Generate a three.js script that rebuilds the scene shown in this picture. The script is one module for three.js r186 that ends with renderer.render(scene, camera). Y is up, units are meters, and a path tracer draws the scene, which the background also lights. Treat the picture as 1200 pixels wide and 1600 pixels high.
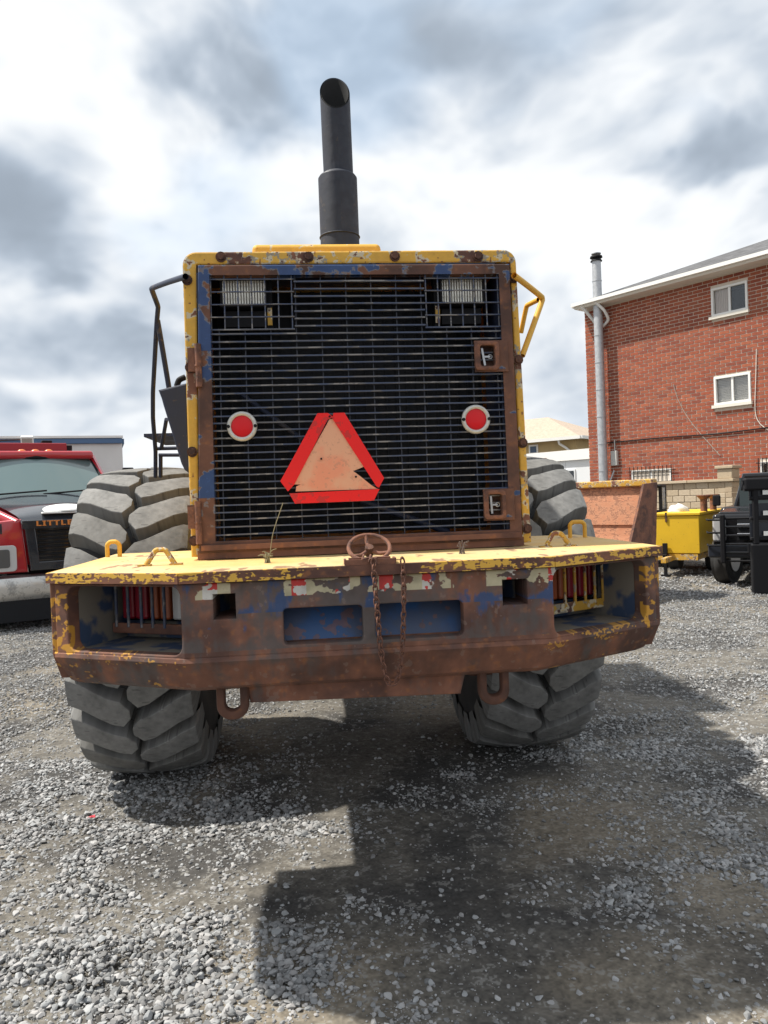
import * as THREE from 'three';
import { RoundedBoxGeometry } from 'three/addons/geometries/RoundedBoxGeometry.js';
import { mergeGeometries, toCreasedNormals } from 'three/addons/utils/BufferGeometryUtils.js';
import { FontLoader } from 'three/addons/loaders/FontLoader.js';
import { TextGeometry } from 'three/addons/geometries/TextGeometry.js';

// ---------------------------------------------------------------- camera, sky, sun, exposure
const scene = new THREE.Scene();
const FOC = 1200, EYE = 1.5, PITCH = 0.93 * Math.PI / 180, ROLL = 2.15 * Math.PI / 180;
const camera = new THREE.PerspectiveCamera(2 * Math.atan(800 / FOC) * 180 / Math.PI, 0.75, 0.05, 900);
camera.position.set(0, EYE, 0);
camera.rotation.order = 'YXZ';
camera.rotation.set(-PITCH, 0, -ROLL);
camera.updateMatrixWorld(true);
const camQ = camera.quaternion.clone(), camQi = camQ.clone().invert();

const renderer = new THREE.WebGLRenderer({ antialias: true });
renderer.toneMapping = THREE.LinearToneMapping;
renderer.toneMappingExposure = 1.38;
renderer.shadowMap.enabled = true;

const SUN = new THREE.Vector3(-0.60, 1, -0.055).normalize();
const sun = new THREE.DirectionalLight(new THREE.Color(1.0, 0.95, 0.86), 4.9);
sun.position.copy(SUN).multiplyScalar(40);
sun.target.position.set(0, 0, -6);
sun.position.add(sun.target.position);
sun.castShadow = true;
sun.shadow.camera.left = -16; sun.shadow.camera.right = 16; sun.shadow.camera.top = 16; sun.shadow.camera.bottom = -16;
sun.shadow.camera.near = 1; sun.shadow.camera.far = 120; sun.shadow.mapSize.set(4096, 4096); sun.shadow.radius = 3;
scene.add(sun, sun.target);

// ---------------------------------------------------------------- noise
function rng(seed) { let a = seed >>> 0; return () => { a = (a + 0x6D2B79F5) >>> 0; let t = a; t = Math.imul(t ^ (t >>> 15), t | 1); t ^= t + Math.imul(t ^ (t >>> 7), t | 61); return ((t ^ (t >>> 14)) >>> 0) / 4294967296; }; }
const LAT = (() => { const r = rng(77), a = new Float32Array(65536); for (let i = 0; i < 65536; i++) a[i] = r(); return a; })();
function vnoise(x, y, per = 256) {          // tileable value noise, 0..1
  let xi = Math.floor(x), yi = Math.floor(y); let fx = x - xi, fy = y - yi;
  fx = fx * fx * (3 - 2 * fx); fy = fy * fy * (3 - 2 * fy);
  const mk_ = per - 1, x0 = xi & mk_, x1 = (x0 + 1) & mk_, y0 = (yi & mk_) << 8, y1 = ((yi + 1) & mk_) << 8;   // per is a power of two
  const a = LAT[y0 + x0], b = LAT[y0 + x1], c = LAT[y1 + x0], d = LAT[y1 + x1];
  return a + (b - a) * fx + (c - a) * fy + (a - b - c + d) * fx * fy;
}
function fbm(x, y, oct = 4, per = 256) { let s = 0, a = 0.5, n = 0; for (let i = 0; i < oct; i++) { s += a * vnoise(x + i * 17, y + i * 31, per); n += a; a *= 0.5; x *= 2; y *= 2; per = Math.min(256, per * 2); } return s / n; }
function vnoise3(x, y, z) {
  const xi = Math.floor(x), yi = Math.floor(y), zi = Math.floor(z); let fx = x - xi, fy = y - yi, fz = z - zi;
  fx = fx * fx * (3 - 2 * fx); fy = fy * fy * (3 - 2 * fy); fz = fz * fz * (3 - 2 * fz);
  const h = (a, b, c) => LAT[((a * 131 + c * 7919) & 255) + (((b * 57 + c * 101) & 255) << 8)];
  const l = (p, q, t) => p + (q - p) * t;
  return l(l(l(h(xi, yi, zi), h(xi + 1, yi, zi), fx), l(h(xi, yi + 1, zi), h(xi + 1, yi + 1, zi), fx), fy), l(l(h(xi, yi, zi + 1), h(xi + 1, yi, zi + 1), fx), l(h(xi, yi + 1, zi + 1), h(xi + 1, yi + 1, zi + 1), fx), fy), fz);
}
function fbm3(x, y, z, oct) { let s = 0, a = 0.5, n = 0; for (let i = 0; i < oct; i++) { s += a * vnoise3(x, y, z); n += a; a *= 0.5; x = x * 2 + 17.3; y = y * 2 + 5.1; z = z * 2 + 9.7; } return s / n; }
const clamp = (v, a = 0, b = 1) => v < a ? a : v > b ? b : v;
const sst = (a, b, v) => { const t = clamp((v - a) / (b - a)); return t * t * (3 - 2 * t); };
const mix3 = (a, b, t) => [a[0] + (b[0] - a[0]) * t, a[1] + (b[1] - a[1]) * t, a[2] + (b[2] - a[2]) * t];
const lerp = (a, b, t) => a + (b - a) * t;

// ---------------------------------------------------------------- pixel helpers (1200 x 1600 photograph)
function ray(u, v) { return new THREE.Vector3((u - 600) / FOC, -(v - 800) / FOC, -1).applyQuaternion(camQ); }
function onGround(u, v, y = 0) { const d = ray(u, v); return d.multiplyScalar((y - EYE) / d.y).add(camera.position); }
function atDepth(u, v, z) { const d = ray(u, v); return d.multiplyScalar(-z / d.z).add(camera.position); }   // z: metres in front

// ---------------------------------------------------------------- sky (clouds and air only)
function makeSky() {
  const W = 2048, H = 1024, data = new Float32Array(W * H * 4);
  // cloud masses seen in the photograph: pixel centre, half widths, brightness change
  const blobs = [
    [60, 350, 110, 75, -0.62], [-60, 300, 150, 110, -0.45], [130, 410, 60, 30, -0.25], [330, 90, 230, 120, -0.34], [620, 60, 260, 90, -0.34], [760, 120, 120, 70, -0.22], [330, 200, 120, 60, -0.22],
    [1080, 235, 130, 45, -0.48], [1180, 120, 120, 120, -0.3], [1010, 280, 70, 22, -0.25], [1130, 180, 90, 50, -0.3], [640, 210, 60, 60, -0.12],
    [90, 560, 180, 60, -0.25], [110, 650, 150, 16, -0.22], [240, 520, 90, 60, -0.2], [880, 560, 60, 100, -0.2], [860, 400, 90, 60, -0.08],
    [470, 290, 130, 70, 0.3], [170, 260, 60, 110, 0.32], [760, 300, 170, 60, 0.28], [960, 400, 150, 40, 0.35], [40, 110, 70, 90, 0.3], [60, 470, 130, 30, 0.3], [70, 640, 120, 25, 0.25], [930, 90, 90, 80, 0.22]];
  const d = new THREE.Vector3();
  for (let j = 0; j < H; j++) {
    const el = ((j + 0.5) / H - 0.5) * Math.PI, ce = Math.cos(el), se = Math.sin(el);
    for (let i = 0; i < W; i++) {
      const az = ((i + 0.5) / W - 0.5) * 2 * Math.PI; const o = (j * W + i) * 4;
      let r, g, b;
      if (el < -0.03) { r = 0.3; g = 0.3; b = 0.29; }
      else {
        d.set(ce * Math.cos(az), se, ce * Math.sin(az));
        const X = d.x * 2.1 + 20, Y = d.y * 3.6 + 20, Z = d.z * 2.1 + 20;
        const wx = fbm3(X * 1.3 + 9, Y * 1.3, Z * 1.3, 3) - 0.5, wz = fbm3(X * 1.3, Y * 1.3 + 31, Z * 1.3 + 7, 3) - 0.5;
        const n1 = fbm3(X * 1.1 + wx * 1.2, Y * 1.1 + wz * 1.2, Z * 1.1, 5), n2 = fbm3(X * 4 + wx * 2.5, Y * 4 + wz * 2.5, Z * 4, 5);
        const bil = 1 - 2 * Math.abs(fbm3(X * 5.5 + wx * 3, Y * 5.5 + wz * 3, Z * 5.5 + 3, 5) - 0.5) * 2;   // lumpy cloud tops
        let v = 0.795 + (n1 - 0.5) * 0.58 + (n2 - 0.5) * 0.36 + (bil - 0.6) * 0.17 + (fbm3(X * 15 + wx * 5, Y * 15 + wz * 5, Z * 15, 3) - 0.5) * 0.20 * (0.4 + n2);
        const c = d.clone().applyQuaternion(camQi);
        if (c.z < -0.2) {
          const u = 600 - c.x / c.z * FOC + wx * 190 + (n2 - 0.5) * 190, w = 800 + c.y / c.z * FOC + wz * 150 + (n2 - 0.5) * 150;
          for (const [bx, by, sx, sy, am] of blobs) { const q = ((u - bx) / sx) ** 2 + ((w - by) / sy) ** 2; if (q < 9) v += am * 0.72 * Math.exp(-q) * (0.3 + 1.4 * n2); }
        }
        if (v < 0.52) v = 0.52 - 0.15 * (1 - Math.exp(-(0.52 - v) / 0.15)); if (v > 0.82) v = 0.82 + 0.15 * (1 - Math.exp(-(v - 0.82) / 0.15));   // soft shoulder of thin bright cloud
        const t = sst(0.4, 0.98, v);
        const tint = mix3([0.80, 0.935, 1.11], [0.98, 1.0, 1.015], t);
        r = v * tint[0]; g = v * tint[1]; b = v * tint[2];
        // thin spots where pale blue air shows
        const gap = sst(0.55, 0.70, fbm3(X * 1.7 + 13, Y * 1.7 + 5, Z * 1.7 + wx, 4)) * 0.35;
        r = lerp(r, 0.50, gap); g = lerp(g, 0.66, gap); b = lerp(b, 0.86, gap);
      }
      data[o] = r * 0.835; data[o + 1] = g * 0.835; data[o + 2] = b * 0.835; data[o + 3] = 1;
    }
  }
  const t = new THREE.DataTexture(data, W, H, THREE.RGBAFormat, THREE.FloatType);
  t.mapping = THREE.EquirectangularReflectionMapping; t.magFilter = THREE.LinearFilter; t.minFilter = THREE.LinearFilter; t.needsUpdate = true;
  return t;
}
const sky = makeSky();
scene.background = sky; scene.environment = sky; scene.backgroundIntensity = 1; scene.environmentIntensity = 1;

// ---------------------------------------------------------------- textures and materials
const toS = (v) => { v = clamp(v); return 255 * (v <= 0.0031308 ? 12.92 * v : 1.055 * Math.pow(v, 1 / 2.4) - 0.055); };
// fn(u, v) -> [r, g, b (linear), roughness, height]; returns maps
function surf(w, h, fn, opt = {}) {
  const c = new Uint8Array(w * h * 4), ro = new Uint8Array(w * h * 4), bu = new Uint8Array(w * h * 4);
  for (let j = 0; j < h; j++) for (let i = 0; i < w; i++) {
    const p = fn((i + 0.5) / w, (j + 0.5) / h), o = (j * w + i) * 4;
    c[o] = toS(p[0]); c[o + 1] = toS(p[1]); c[o + 2] = toS(p[2]); c[o + 3] = 255;
    const rr = clamp(p[3] ?? 0.8) * 255; ro[o] = ro[o + 1] = ro[o + 2] = rr; ro[o + 3] = 255;
    const bb = clamp(p[4] ?? 0.5) * 255; bu[o] = bu[o + 1] = bu[o + 2] = bb; bu[o + 3] = 255;
  }
  const mk = (a, s) => { const t = new THREE.DataTexture(a, w, h, THREE.RGBAFormat); t.wrapS = t.wrapT = opt.clampUV ? THREE.ClampToEdgeWrapping : THREE.RepeatWrapping; t.magFilter = THREE.LinearFilter; t.minFilter = THREE.LinearMipmapLinearFilter; t.generateMipmaps = true; if (s) t.colorSpace = THREE.SRGBColorSpace; t.needsUpdate = true; return t; };
  const m = new THREE.MeshStandardMaterial({ map: mk(c, true), roughnessMap: mk(ro), roughness: 1, metalness: opt.metal ?? 0 });
  if (opt.bump) { m.bumpMap = mk(bu); m.bumpScale = opt.bump; }
  if (opt.side) m.side = opt.side;
  return m;
}
function plain(r, g, b, rough = 0.7, metal = 0, extra = {}) { return new THREE.MeshStandardMaterial({ color: new THREE.Color().setRGB(r, g, b), roughness: rough, metalness: metal, ...extra }); }
const RUST = [0.195, 0.086, 0.055], RUST2 = [0.095, 0.047, 0.036], RUSTO = [0.30, 0.115, 0.035], CREAM = [0.56, 0.48, 0.34], GREYP = [0.30, 0.26, 0.20];
const YEL = [0.66, 0.37, 0.045], BLUE = [0.018, 0.050, 0.150], NAVY = [0.014, 0.022, 0.055];
const rustAt = (x, y, s = 1) => { const a = fbm(x * 9 * s, y * 9 * s, 5), b = fbm(x * 45 * s + 7, y * 45 * s + 3, 3); let c = mix3(RUST2, RUST, sst(0.3, 0.65, a)); c = mix3(c, RUSTO, sst(0.62, 0.85, b) * 0.4); const k = 0.82 + 0.36 * b; return [c[0] * k, c[1] * k, c[2] * k]; };

const M = {};
// yellow paint, chipped to primer and rust. 1 tile = 1 m
function yellowPaint(wear, seedX, tone = 1) {
  return surf(512, 512, (u, v) => {
    const x = u, y = v, n = fbm(x * 8 + seedX, y * 8, 5, 8), m = fbm(x * 32 + seedX, y * 32, 4, 32), f = vnoise(x * 128 + seedX, y * 128, 128);
    let c = [YEL[0] * tone, YEL[1] * tone, YEL[2] * tone]; const k = 0.86 + 0.22 * m + 0.08 * (f - 0.5); c = [c[0] * k, c[1] * k * (0.97 + 0.05 * n), c[2] * k];
    let ro = 0.5 + 0.2 * m, hg = 0.62;
    const d = n * 0.5 + m * 0.32 + fbm(x * 64 + seedX, y * 64, 3, 64) * 0.18 + wear;
    if (d > 0.60) { c = mix3(c, m > 0.5 ? CREAM : GREYP, sst(0.60, 0.615, d)); ro = 0.8; hg = 0.5; }
    if (d > 0.655) { c = mix3(c, rustAt(x, y), sst(0.655, 0.67, d)); ro = 0.9; hg = 0.4; }
    const sp = vnoise(x * 60 + 90, y * 60 + 40, 64); if (sp > 0.93 - wear * 0.5) { c = mix3(c, RUST, sst(0.93, 0.97, sp + wear * 0.5)); ro = 0.9; }
    return [...c, ro, hg];
  }, { bump: 0.0012 });
}
M.yellow = yellowPaint(-0.06, 0); M.yellowWorn = yellowPaint(0.05, 40); M.yellowClean = yellowPaint(-0.2, 20, 1.05);
// sheet deck: faded yellow with worn traffic marks
M.deck = surf(512, 512, (u, v) => {
  const n = fbm(u * 5, v * 5, 5, 8), m = fbm(u * 40, v * 12 + 5, 4, 64), f = vnoise(u * 220, v * 220, 256);
  let c = mix3([0.63, 0.42, 0.15], [0.60, 0.46, 0.23], sst(0.35, 0.65, n)); const k = 0.86 + 0.2 * m + 0.1 * (f - 0.5); c = c.map(q => q * k);
  const d = n * 0.5 + m * 0.5; if (d > 0.62) c = mix3(c, RUST, sst(0.62, 0.68, d) * 0.8);
  return [...c, 0.6 + 0.2 * m, 0.5 + 0.3 * (f - 0.5)];
}, { bump: 0.0008 });
M.rust = surf(512, 512, (u, v) => { const c = rustAt(u, v), n = fbm(u * 30, v * 30, 4, 32); return [...c, 0.82 + 0.15 * n, n]; }, { bump: 0.002 });
M.rustDark = surf(512, 512, (u, v) => { const c = rustAt(u + 3, v + 5).map(q => q * 0.55), n = fbm(u * 30, v * 30, 4, 32); return [...c, 0.85, n]; }, { bump: 0.002 });
M.navy = surf(512, 512, (u, v) => { const n = fbm(u * 8, v * 8, 5, 8), m = vnoise(u * 64, v * 64, 64); let c = mix3(NAVY, [0.022, 0.03, 0.06], n); if (m * 0.4 + n * 0.6 > 0.68) c = mix3(c, [0.09, 0.07, 0.06], 0.6); return [...c, 0.45 + 0.3 * n, n]; }, { bump: 0.0006 });
M.stack = surf(512, 512, (u, v) => { const n = fbm(u * 4, v * 3, 5, 8), m = fbm(u * 40, v * 40, 3, 64); let c = mix3([0.013, 0.018, 0.034], [0.022, 0.025, 0.038], n); if (n * 0.6 + m * 0.4 > 0.70) c = mix3(c, [0.06, 0.052, 0.05], 0.5); return [...c, 0.5 + 0.3 * m, m]; }, { bump: 0.0006 });
M.stack.roughness = 1;
M.door = surf(640, 640, (u, v) => {           // blue paint over rust, planar on the grille door (u across, v up)
  const x = u * 1.2, y = v * 1.15, n = fbm(x * 7 + 3, y * 5 + 9, 5), m = fbm(x * 34, y * 34, 4), f = vnoise(x * 150, y * 150);
  let cover = 0.26;                                             // how much blue survives
  if (v > 0.90) cover = 0.515; if (u < 0.1 && v > 0.70) cover = 0.53; if (v < 0.1) cover = 0.10;
  if (u < 0.1 && v > 0.2 && v < 0.45) cover = 0.41; if (u > 0.9 && v > 0.46 && v < 0.60) cover = 0.5; if (u > 0.9 && v > 0.62 && v < 0.9) cover = 0.12;
  const t = sst(cover - 0.012, cover + 0.012, n * 0.72 + m * 0.28);
  let blue = [BLUE[0] * (0.8 + 0.5 * m), BLUE[1] * (0.8 + 0.4 * m), BLUE[2] * (0.85 + 0.3 * m)];
  let c = mix3(blue, rustAt(x, y).map(q => q * 0.72 + 0.006), t);
  const edge = Math.abs(n * 0.72 + m * 0.28 - cover); if (edge < 0.012) c = mix3(c, [0.22, 0.21, 0.20], 0.45);
  if (f > 0.9) c = c.map(q => q * 1.25);
  return [...c, lerp(0.5, 0.9, t), 0.6 - 0.25 * t + 0.15 * m];
}, { bump: 0.0012, clampUV: true });
// counterweight casting: planar, X -1.05..1.05, Y 0.85..1.35
M.barBack = plain(0.045, 0.05, 0.07, 0.6);
const TAPE = [[-0.50, -0.40, 0.6], [-0.25, -0.03, 0.92], [-0.01, 0.09, 0.5], [0.10, 0.235, 0.95], [0.24, 0.30, 0.45], [0.34, 0.45, 1.0], [0.45, 0.555, 0.72]];
M.casting = surf(1536, 384, (u, v) => {
  const X = -1.05 + 2.1 * u, Y = 0.85 + 0.5 * v, n = fbm(X * 7 + 30, Y * 7 + 4, 5), m = fbm(X * 38 + 5, Y * 38, 4), f = vnoise(X * 170 + 3, Y * 170), q = n * 0.65 + m * 0.35;
  let c = rustAt(X + 5, Y), ro = 0.86, hg = 0.35 + 0.3 * m;
  const grey = [0.075 + 0.05 * m, 0.064 + 0.046 * m, 0.060 + 0.048 * m];
  const face = Y > 1.085 ? 1 : 0;
  const gcov = face ? (Math.abs(X) < 0.56 ? 0.55 : 0.42) : 0.38;
  const streak = fbm(X * 26 + 8, Y * 2.2 + 5, 4); c = c.map(z => z * (0.72 + 0.62 * streak));
  const tg = 1 - sst(gcov - 0.13, gcov + 0.13, q + (fbm(X * 60, Y * 14 + 9, 3) - 0.5) * 0.25); c = mix3(c, grey, tg * 0.85);
  if (face && Math.abs(X) < 0.56) {
    let bc = 0.30; if (Y > 1.19) bc = 0.43; if (X < -0.46 && X > -0.56 && Y > 1.15) bc = 0.46; if (X > 0.34 && Y > 1.19) bc = 0.46; if (Y < 1.13) bc = 0.22;
    const tb = 1 - sst(bc - 0.07, bc + 0.04, fbm(X * 11 + 70, Y * 11 + 20, 6) * 0.8 + 0.2 * fbm(X * 90, Y * 30, 3)); if (tb > 0) { c = mix3(c, [BLUE[0] * (0.9 + 0.6 * m), BLUE[1] * (0.9 + 0.5 * m), BLUE[2] * (0.85 + 0.4 * m)], tb * 0.9); ro = lerp(ro, 0.55, tb); hg = lerp(hg, 0.55, tb); }
    if (Y > 1.234 && Y < 1.284) for (const [a, b, cov] of TAPE) if (X > a && X < b) {
      const edge = Math.min((X - a) / 0.02, (b - X) / 0.02, (Y - 1.234) / 0.012, 1), w = fbm(X * 26 + 10, Y * 34 + 33, 5) - (1 - cov) * 0.30 + (edge - 1) * 0.14 - 0.025;
      if (w > 0.30) { const seg = Math.floor((X + 3) / 0.042), red = seg % 3 === 0 && fbm(X * 34 + 3, Y * 40 + 50, 4) > (Y > 1.262 ? 0.44 : 0.56); const al = clamp((w - 0.30) * 60); c = mix3(c, red ? [0.55, 0.035, 0.03] : (seg % 3 ? [0.50, 0.45, 0.30] : [0.60, 0.58, 0.54]), al); c = c.map(z => z * (0.6 + 0.6 * m)); ro = 0.45; hg = 0.7; } }
  }
  if (Math.abs(X) > 0.9 && Y > 1.05) { const t = sst(0.60, 0.63, fbm(X * 18 + 2, Y * 18 + 2, 5) * 0.55 + fbm(X * 70 + 2, Y * 70 + 2, 3) * 0.45 + (X > 0 ? 0.05 : 0)); c = mix3(c, [0.60, 0.30, 0.035], t * 0.85); hg = lerp(hg, 0.65, t); }
  if (Math.abs(X) > 0.5 && Y < 1.085) { const t = sst(0.63, 0.66, fbm(X * 14 + 9, Y * 40 + 2, 4) * 0.6 + f * 0.25 + (X > 0.5 ? 0.075 : 0.03)); c = mix3(c, [0.52, 0.27, 0.05], t * 0.8); }
  if (m > 0.74) c = mix3(c, [0.26, 0.21, 0.18], 0.25);
  return [...c, ro, hg];
}, { bump: 0.0016, clampUV: true });
// top lip: yellow running to rust
M.lip = surf(1536, 64, (u, v) => {
  const X = -1.05 + 2.1 * u, n = fbm(X * 8 + 11, v * 1.4, 4), m = fbm(X * 46, v * 5 + 2, 4), f = fbm(X * 120, v * 3, 2);
  const wear = (Math.abs(X + 0.02) < 0.16 ? 0.13 : 0) + (X > 0.5 && X < 0.8 ? -0.04 : 0) + (Math.abs(X) > 0.9 ? 0.05 : 0) + (v < 0.25 ? 0.05 : 0);
  const t = sst(0.485, 0.52, n * 0.4 + m * 0.35 + f * 0.25 + wear);
  const c = mix3([0.66 * (0.9 + 0.2 * m), 0.38 * (0.9 + 0.2 * m), 0.05], rustAt(X, v * 0.05), t);
  return [...c, lerp(0.55, 0.9, t), 0.65 - 0.35 * t];
}, { bump: 0.0012, clampUV: true });
M.rubber = surf(512, 512, (u, v) => { const n = fbm(u * 8, v * 8, 5, 8), m = fbm(u * 32, v * 32, 4, 32), f = vnoise(u * 128, v * 128, 128); let k = 0.125 + 0.13 * n + 0.09 * (m - 0.5); let c = [k, k * 0.995, k * 0.97]; const s = fbm(u * 8 + 40, v * 32 + 9, 3, 32); if (s > 0.74) c = c.map(q => q * 0.7); if (f > 0.95) c = c.map(q => q * 0.55); return [...c, 0.9, 0.5 + 0.5 * (m - 0.5)]; }, { bump: 0.0014 });
M.sootShade = surf(128, 128, (u, v) => { const n = fbm(u * 16, v * 16, 4, 16), k = 0.010 + 0.010 * n; return [k, k, k * 1.05, 0.97, n]; }, { bump: 0.001 });  // sooty grain, colour darkened further to paint in shade inside the pipe mouth
M.rubberDark = surf(256, 256, (u, v) => { const n = fbm(u * 10, v * 10, 4, 16); const k = 0.026 + 0.02 * n; return [k, k, k * 1.03, 0.85, n]; }, { bump: 0.001 });
M.black = new THREE.MeshPhysicalMaterial({ color: new THREE.Color().setRGB(0.011, 0.011, 0.013), roughness: 0.65, specularIntensity: 0.35 }); M.blackGloss = plain(0.010, 0.010, 0.012, 0.18, 0, {}); M.voidBlack = plain(0.008, 0.009, 0.012, 0.9);
M.steel = plain(0.45, 0.45, 0.46, 0.38, 0.9); M.chrome = plain(0.72, 0.72, 0.74, 0.18, 1); M.galv = surf(256, 256, (u, v) => { const n = fbm(u * 12, v * 12, 4, 16); const k = 0.38 + 0.2 * n; return [k, k * 1.02, k * 1.05, 0.45 + 0.2 * n, n]; }, { metal: 0.6, bump: 0.0005 });
M.bar = surf(256, 256, (u, v) => { const n = fbm(u * 10, v * 40, 4, 64); let c = mix3([0.045, 0.062, 0.115], [0.105, 0.105, 0.115], sst(0.4, 0.6, n)); if (n > 0.68) c = [0.22, 0.21, 0.21]; return [...c, 0.55, n]; }, { bump: 0.0004 });
M.redLens = new THREE.MeshPhysicalMaterial({ color: new THREE.Color().setRGB(0.62, 0.006, 0.010), roughness: 0.3, specularIntensity: 0.5, clearcoat: 0.15 });
M.redDeep = new THREE.MeshPhysicalMaterial({ color: new THREE.Color().setRGB(0.24, 0.008, 0.022), roughness: 0.35, clearcoat: 0.2 });
M.amber = new THREE.MeshPhysicalMaterial({ color: new THREE.Color().setRGB(0.32, 0.075, 0.025), roughness: 0.35, clearcoat: 0.2 });
M.clearLens = new THREE.MeshPhysicalMaterial({ color: new THREE.Color().setRGB(0.5, 0.5, 0.5), roughness: 0.3, clearcoat: 0.5 });
M.white = surf(256, 256, (u, v) => { const n = fbm(u * 6, v * 6, 5, 8); const k = 0.66 + 0.12 * n; return [k, k, k * 0.98, 0.55, n]; });
M.glass = new THREE.MeshPhysicalMaterial({ color: 0xffffff, transmission: 1, roughness: 0.03, thickness: 0, ior: 1.5 });
M.tapeRed = surf(512, 512, (u, v) => { const n = fbm(u * 8, v * 8, 5, 8), m = fbm(u * 64, v * 64, 3, 64), x = u * 96, y = v * 110, row = Math.floor(y), cell = Math.min(Math.abs((x + (row % 2) * 0.5) % 1 - 0.5), Math.abs(y % 1 - 0.5)) > 0.42 ? 0.93 : 1; let k = (0.92 + 0.12 * n) * cell; let c = [0.80 * k, 0.004, 0.004]; if (n * 0.5 + m * 0.5 > 0.63) c = mix3(c, [0.32, 0.03, 0.025], 0.55); return [...c, 0.6, m]; }); M.tapeRed.roughness = 1;

// ---------------------------------------------------------------- geometry helpers
const V = (x, y, z) => new THREE.Vector3(x, y, z);
const E = new THREE.Euler(), TM = new THREE.Matrix4(), TQ = new THREE.Quaternion();
function place(g, x = 0, y = 0, z = 0, rx = 0, ry = 0, rz = 0) { TQ.setFromEuler(E.set(rx, ry, rz)); g.applyMatrix4(TM.compose(V(x, y, z), TQ, V(1, 1, 1))); return g; }
const box = (w, h, d, x, y, z, rx, ry, rz) => place(new THREE.BoxGeometry(w, h, d), x, y, z, rx, ry, rz);
const rbox = (w, h, d, r, x, y, z, rx, ry, rz) => place(new RoundedBoxGeometry(w, h, d, 2, r), x, y, z, rx, ry, rz);
const cyl = (r0, r1, h, x, y, z, rx, ry, rz, seg = 24, open = false) => place(new THREE.CylinderGeometry(r1, r0, h, seg, 1, open), x, y, z, rx, ry, rz);
const tor = (R, r, x, y, z, rx, ry, rz, a = 32, b = 10) => place(new THREE.TorusGeometry(R, r, b, a), x, y, z, rx, ry, rz);
function tube(pts, r, seg = 8, n = 0, tension = 0.15) { const c = new THREE.CatmullRomCurve3(pts, false, 'catmullrom', tension); return new THREE.TubeGeometry(c, n || pts.length * 8, r, seg, false); }
function bar(a, b, r, seg = 8) { const d = b.clone().sub(a), g = new THREE.CylinderGeometry(r, r, d.length(), seg); TQ.setFromUnitVectors(V(0, 1, 0), d.clone().normalize()); g.applyMatrix4(TM.compose(a.clone().add(b).multiplyScalar(0.5), TQ, V(1, 1, 1))); return g; }
function strip(a, b, h, d) { const v = b.clone().sub(a), g = new THREE.BoxGeometry(v.length(), h, d); TQ.setFromUnitVectors(V(1, 0, 0), v.clone().normalize()); g.applyMatrix4(TM.compose(a.clone().add(b).multiplyScalar(0.5), TQ, V(1, 1, 1))); return g; }
function poly(pts, holes = []) { const s = new THREE.Shape(pts.map(p => new THREE.Vector2(p[0], p[1]))); for (const h of holes) s.holes.push(new THREE.Path(h.map(p => new THREE.Vector2(p[0], p[1])))); return s; }
function ext(shape, depth, z = 0, bevel = 0) { const g = new THREE.ExtrudeGeometry(shape, { depth: depth - 2 * bevel, bevelEnabled: bevel > 0, bevelSize: bevel, bevelThickness: bevel, bevelOffset: -bevel, bevelSegments: 2, curveSegments: 8, steps: 1 }); g.translate(0, 0, z + bevel); return g; }
function rrect(x0, y0, x1, y1, r, n = 5) { const p = []; const c = [[x1 - r, y0 + r, -90], [x1 - r, y1 - r, 0], [x0 + r, y1 - r, 90], [x0 + r, y0 + r, 180]]; for (const [cx, cy, a] of c) for (let i = 0; i <= n; i++) { const t = (a + 90 * i / n) * Math.PI / 180; p.push([cx + r * Math.cos(t), cy + r * Math.sin(t)]); } return p; }
function merge(geos) { const l = (Array.isArray(geos) ? geos : [geos]).map(g => { const n = g.index ? g.toNonIndexed() : g.clone(); for (const k of Object.keys(n.attributes)) if (!['position', 'normal', 'uv'].includes(k)) n.deleteAttribute(k); if (!n.attributes.normal) n.computeVertexNormals(); if (!n.attributes.uv) n.setAttribute('uv', new THREE.BufferAttribute(new Float32Array(n.attributes.position.count * 2), 2)); n.morphAttributes = {}; n.groups = []; return n; }); return l.length > 1 ? mergeGeometries(l) : l[0]; }
function boxUV(g, s = 1, ox = 0, oy = 0) { const p = g.attributes.position, uv = g.attributes.uv, a = V(), b = V(), c = V(), n = V(); for (let i = 0; i < p.count; i += 3) { a.fromBufferAttribute(p, i); b.fromBufferAttribute(p, i + 1); c.fromBufferAttribute(p, i + 2); n.copy(b).sub(a).cross(c.clone().sub(a)); const x = Math.abs(n.x), y = Math.abs(n.y), z = Math.abs(n.z); for (let k = 0; k < 3; k++) { const q = k === 0 ? a : k === 1 ? b : c; if (z >= x && z >= y) uv.setXY(i + k, q.x / s + ox, q.y / s + oy); else if (x >= y) uv.setXY(i + k, q.z / s + ox + 0.37, q.y / s + oy); else uv.setXY(i + k, q.x / s + ox, q.z / s + oy + 0.61); } } return g; }
function planeUV(g, x0, x1, y0, y1) { const p = g.attributes.position, uv = g.attributes.uv; for (let i = 0; i < p.count; i++) uv.setXY(i, (p.getX(i) - x0) / (x1 - x0), (p.getY(i) - y0) / (y1 - y0)); return g; }
const used = {};
const numbered = (n) => { used[n] = (used[n] || 0) + 1; return used[n] === 1 ? n : `${n}_${String(used[n] - 1).padStart(3, '0')}`; };
function mk(name, geos, mat, parent = scene, o = {}) {
  let g = merge(geos); if (o.crease) g = toCreasedNormals(g, o.crease);
  if (o.uv) planeUV(g, ...o.uv); else if (!o.keepUV) boxUV(g, o.s || 1, o.ox || 0, o.oy || 0);
  const m = new THREE.Mesh(g, mat); m.name = parent === scene ? numbered(name) : name; m.castShadow = m.receiveShadow = true;
  if (o.label) m.userData.label = o.label;
  parent.add(m); return m;
}
function share(name, geo, mat, parent) { const m = new THREE.Mesh(geo, mat); m.name = name; m.castShadow = m.receiveShadow = true; parent.add(m); return m; }
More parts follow.
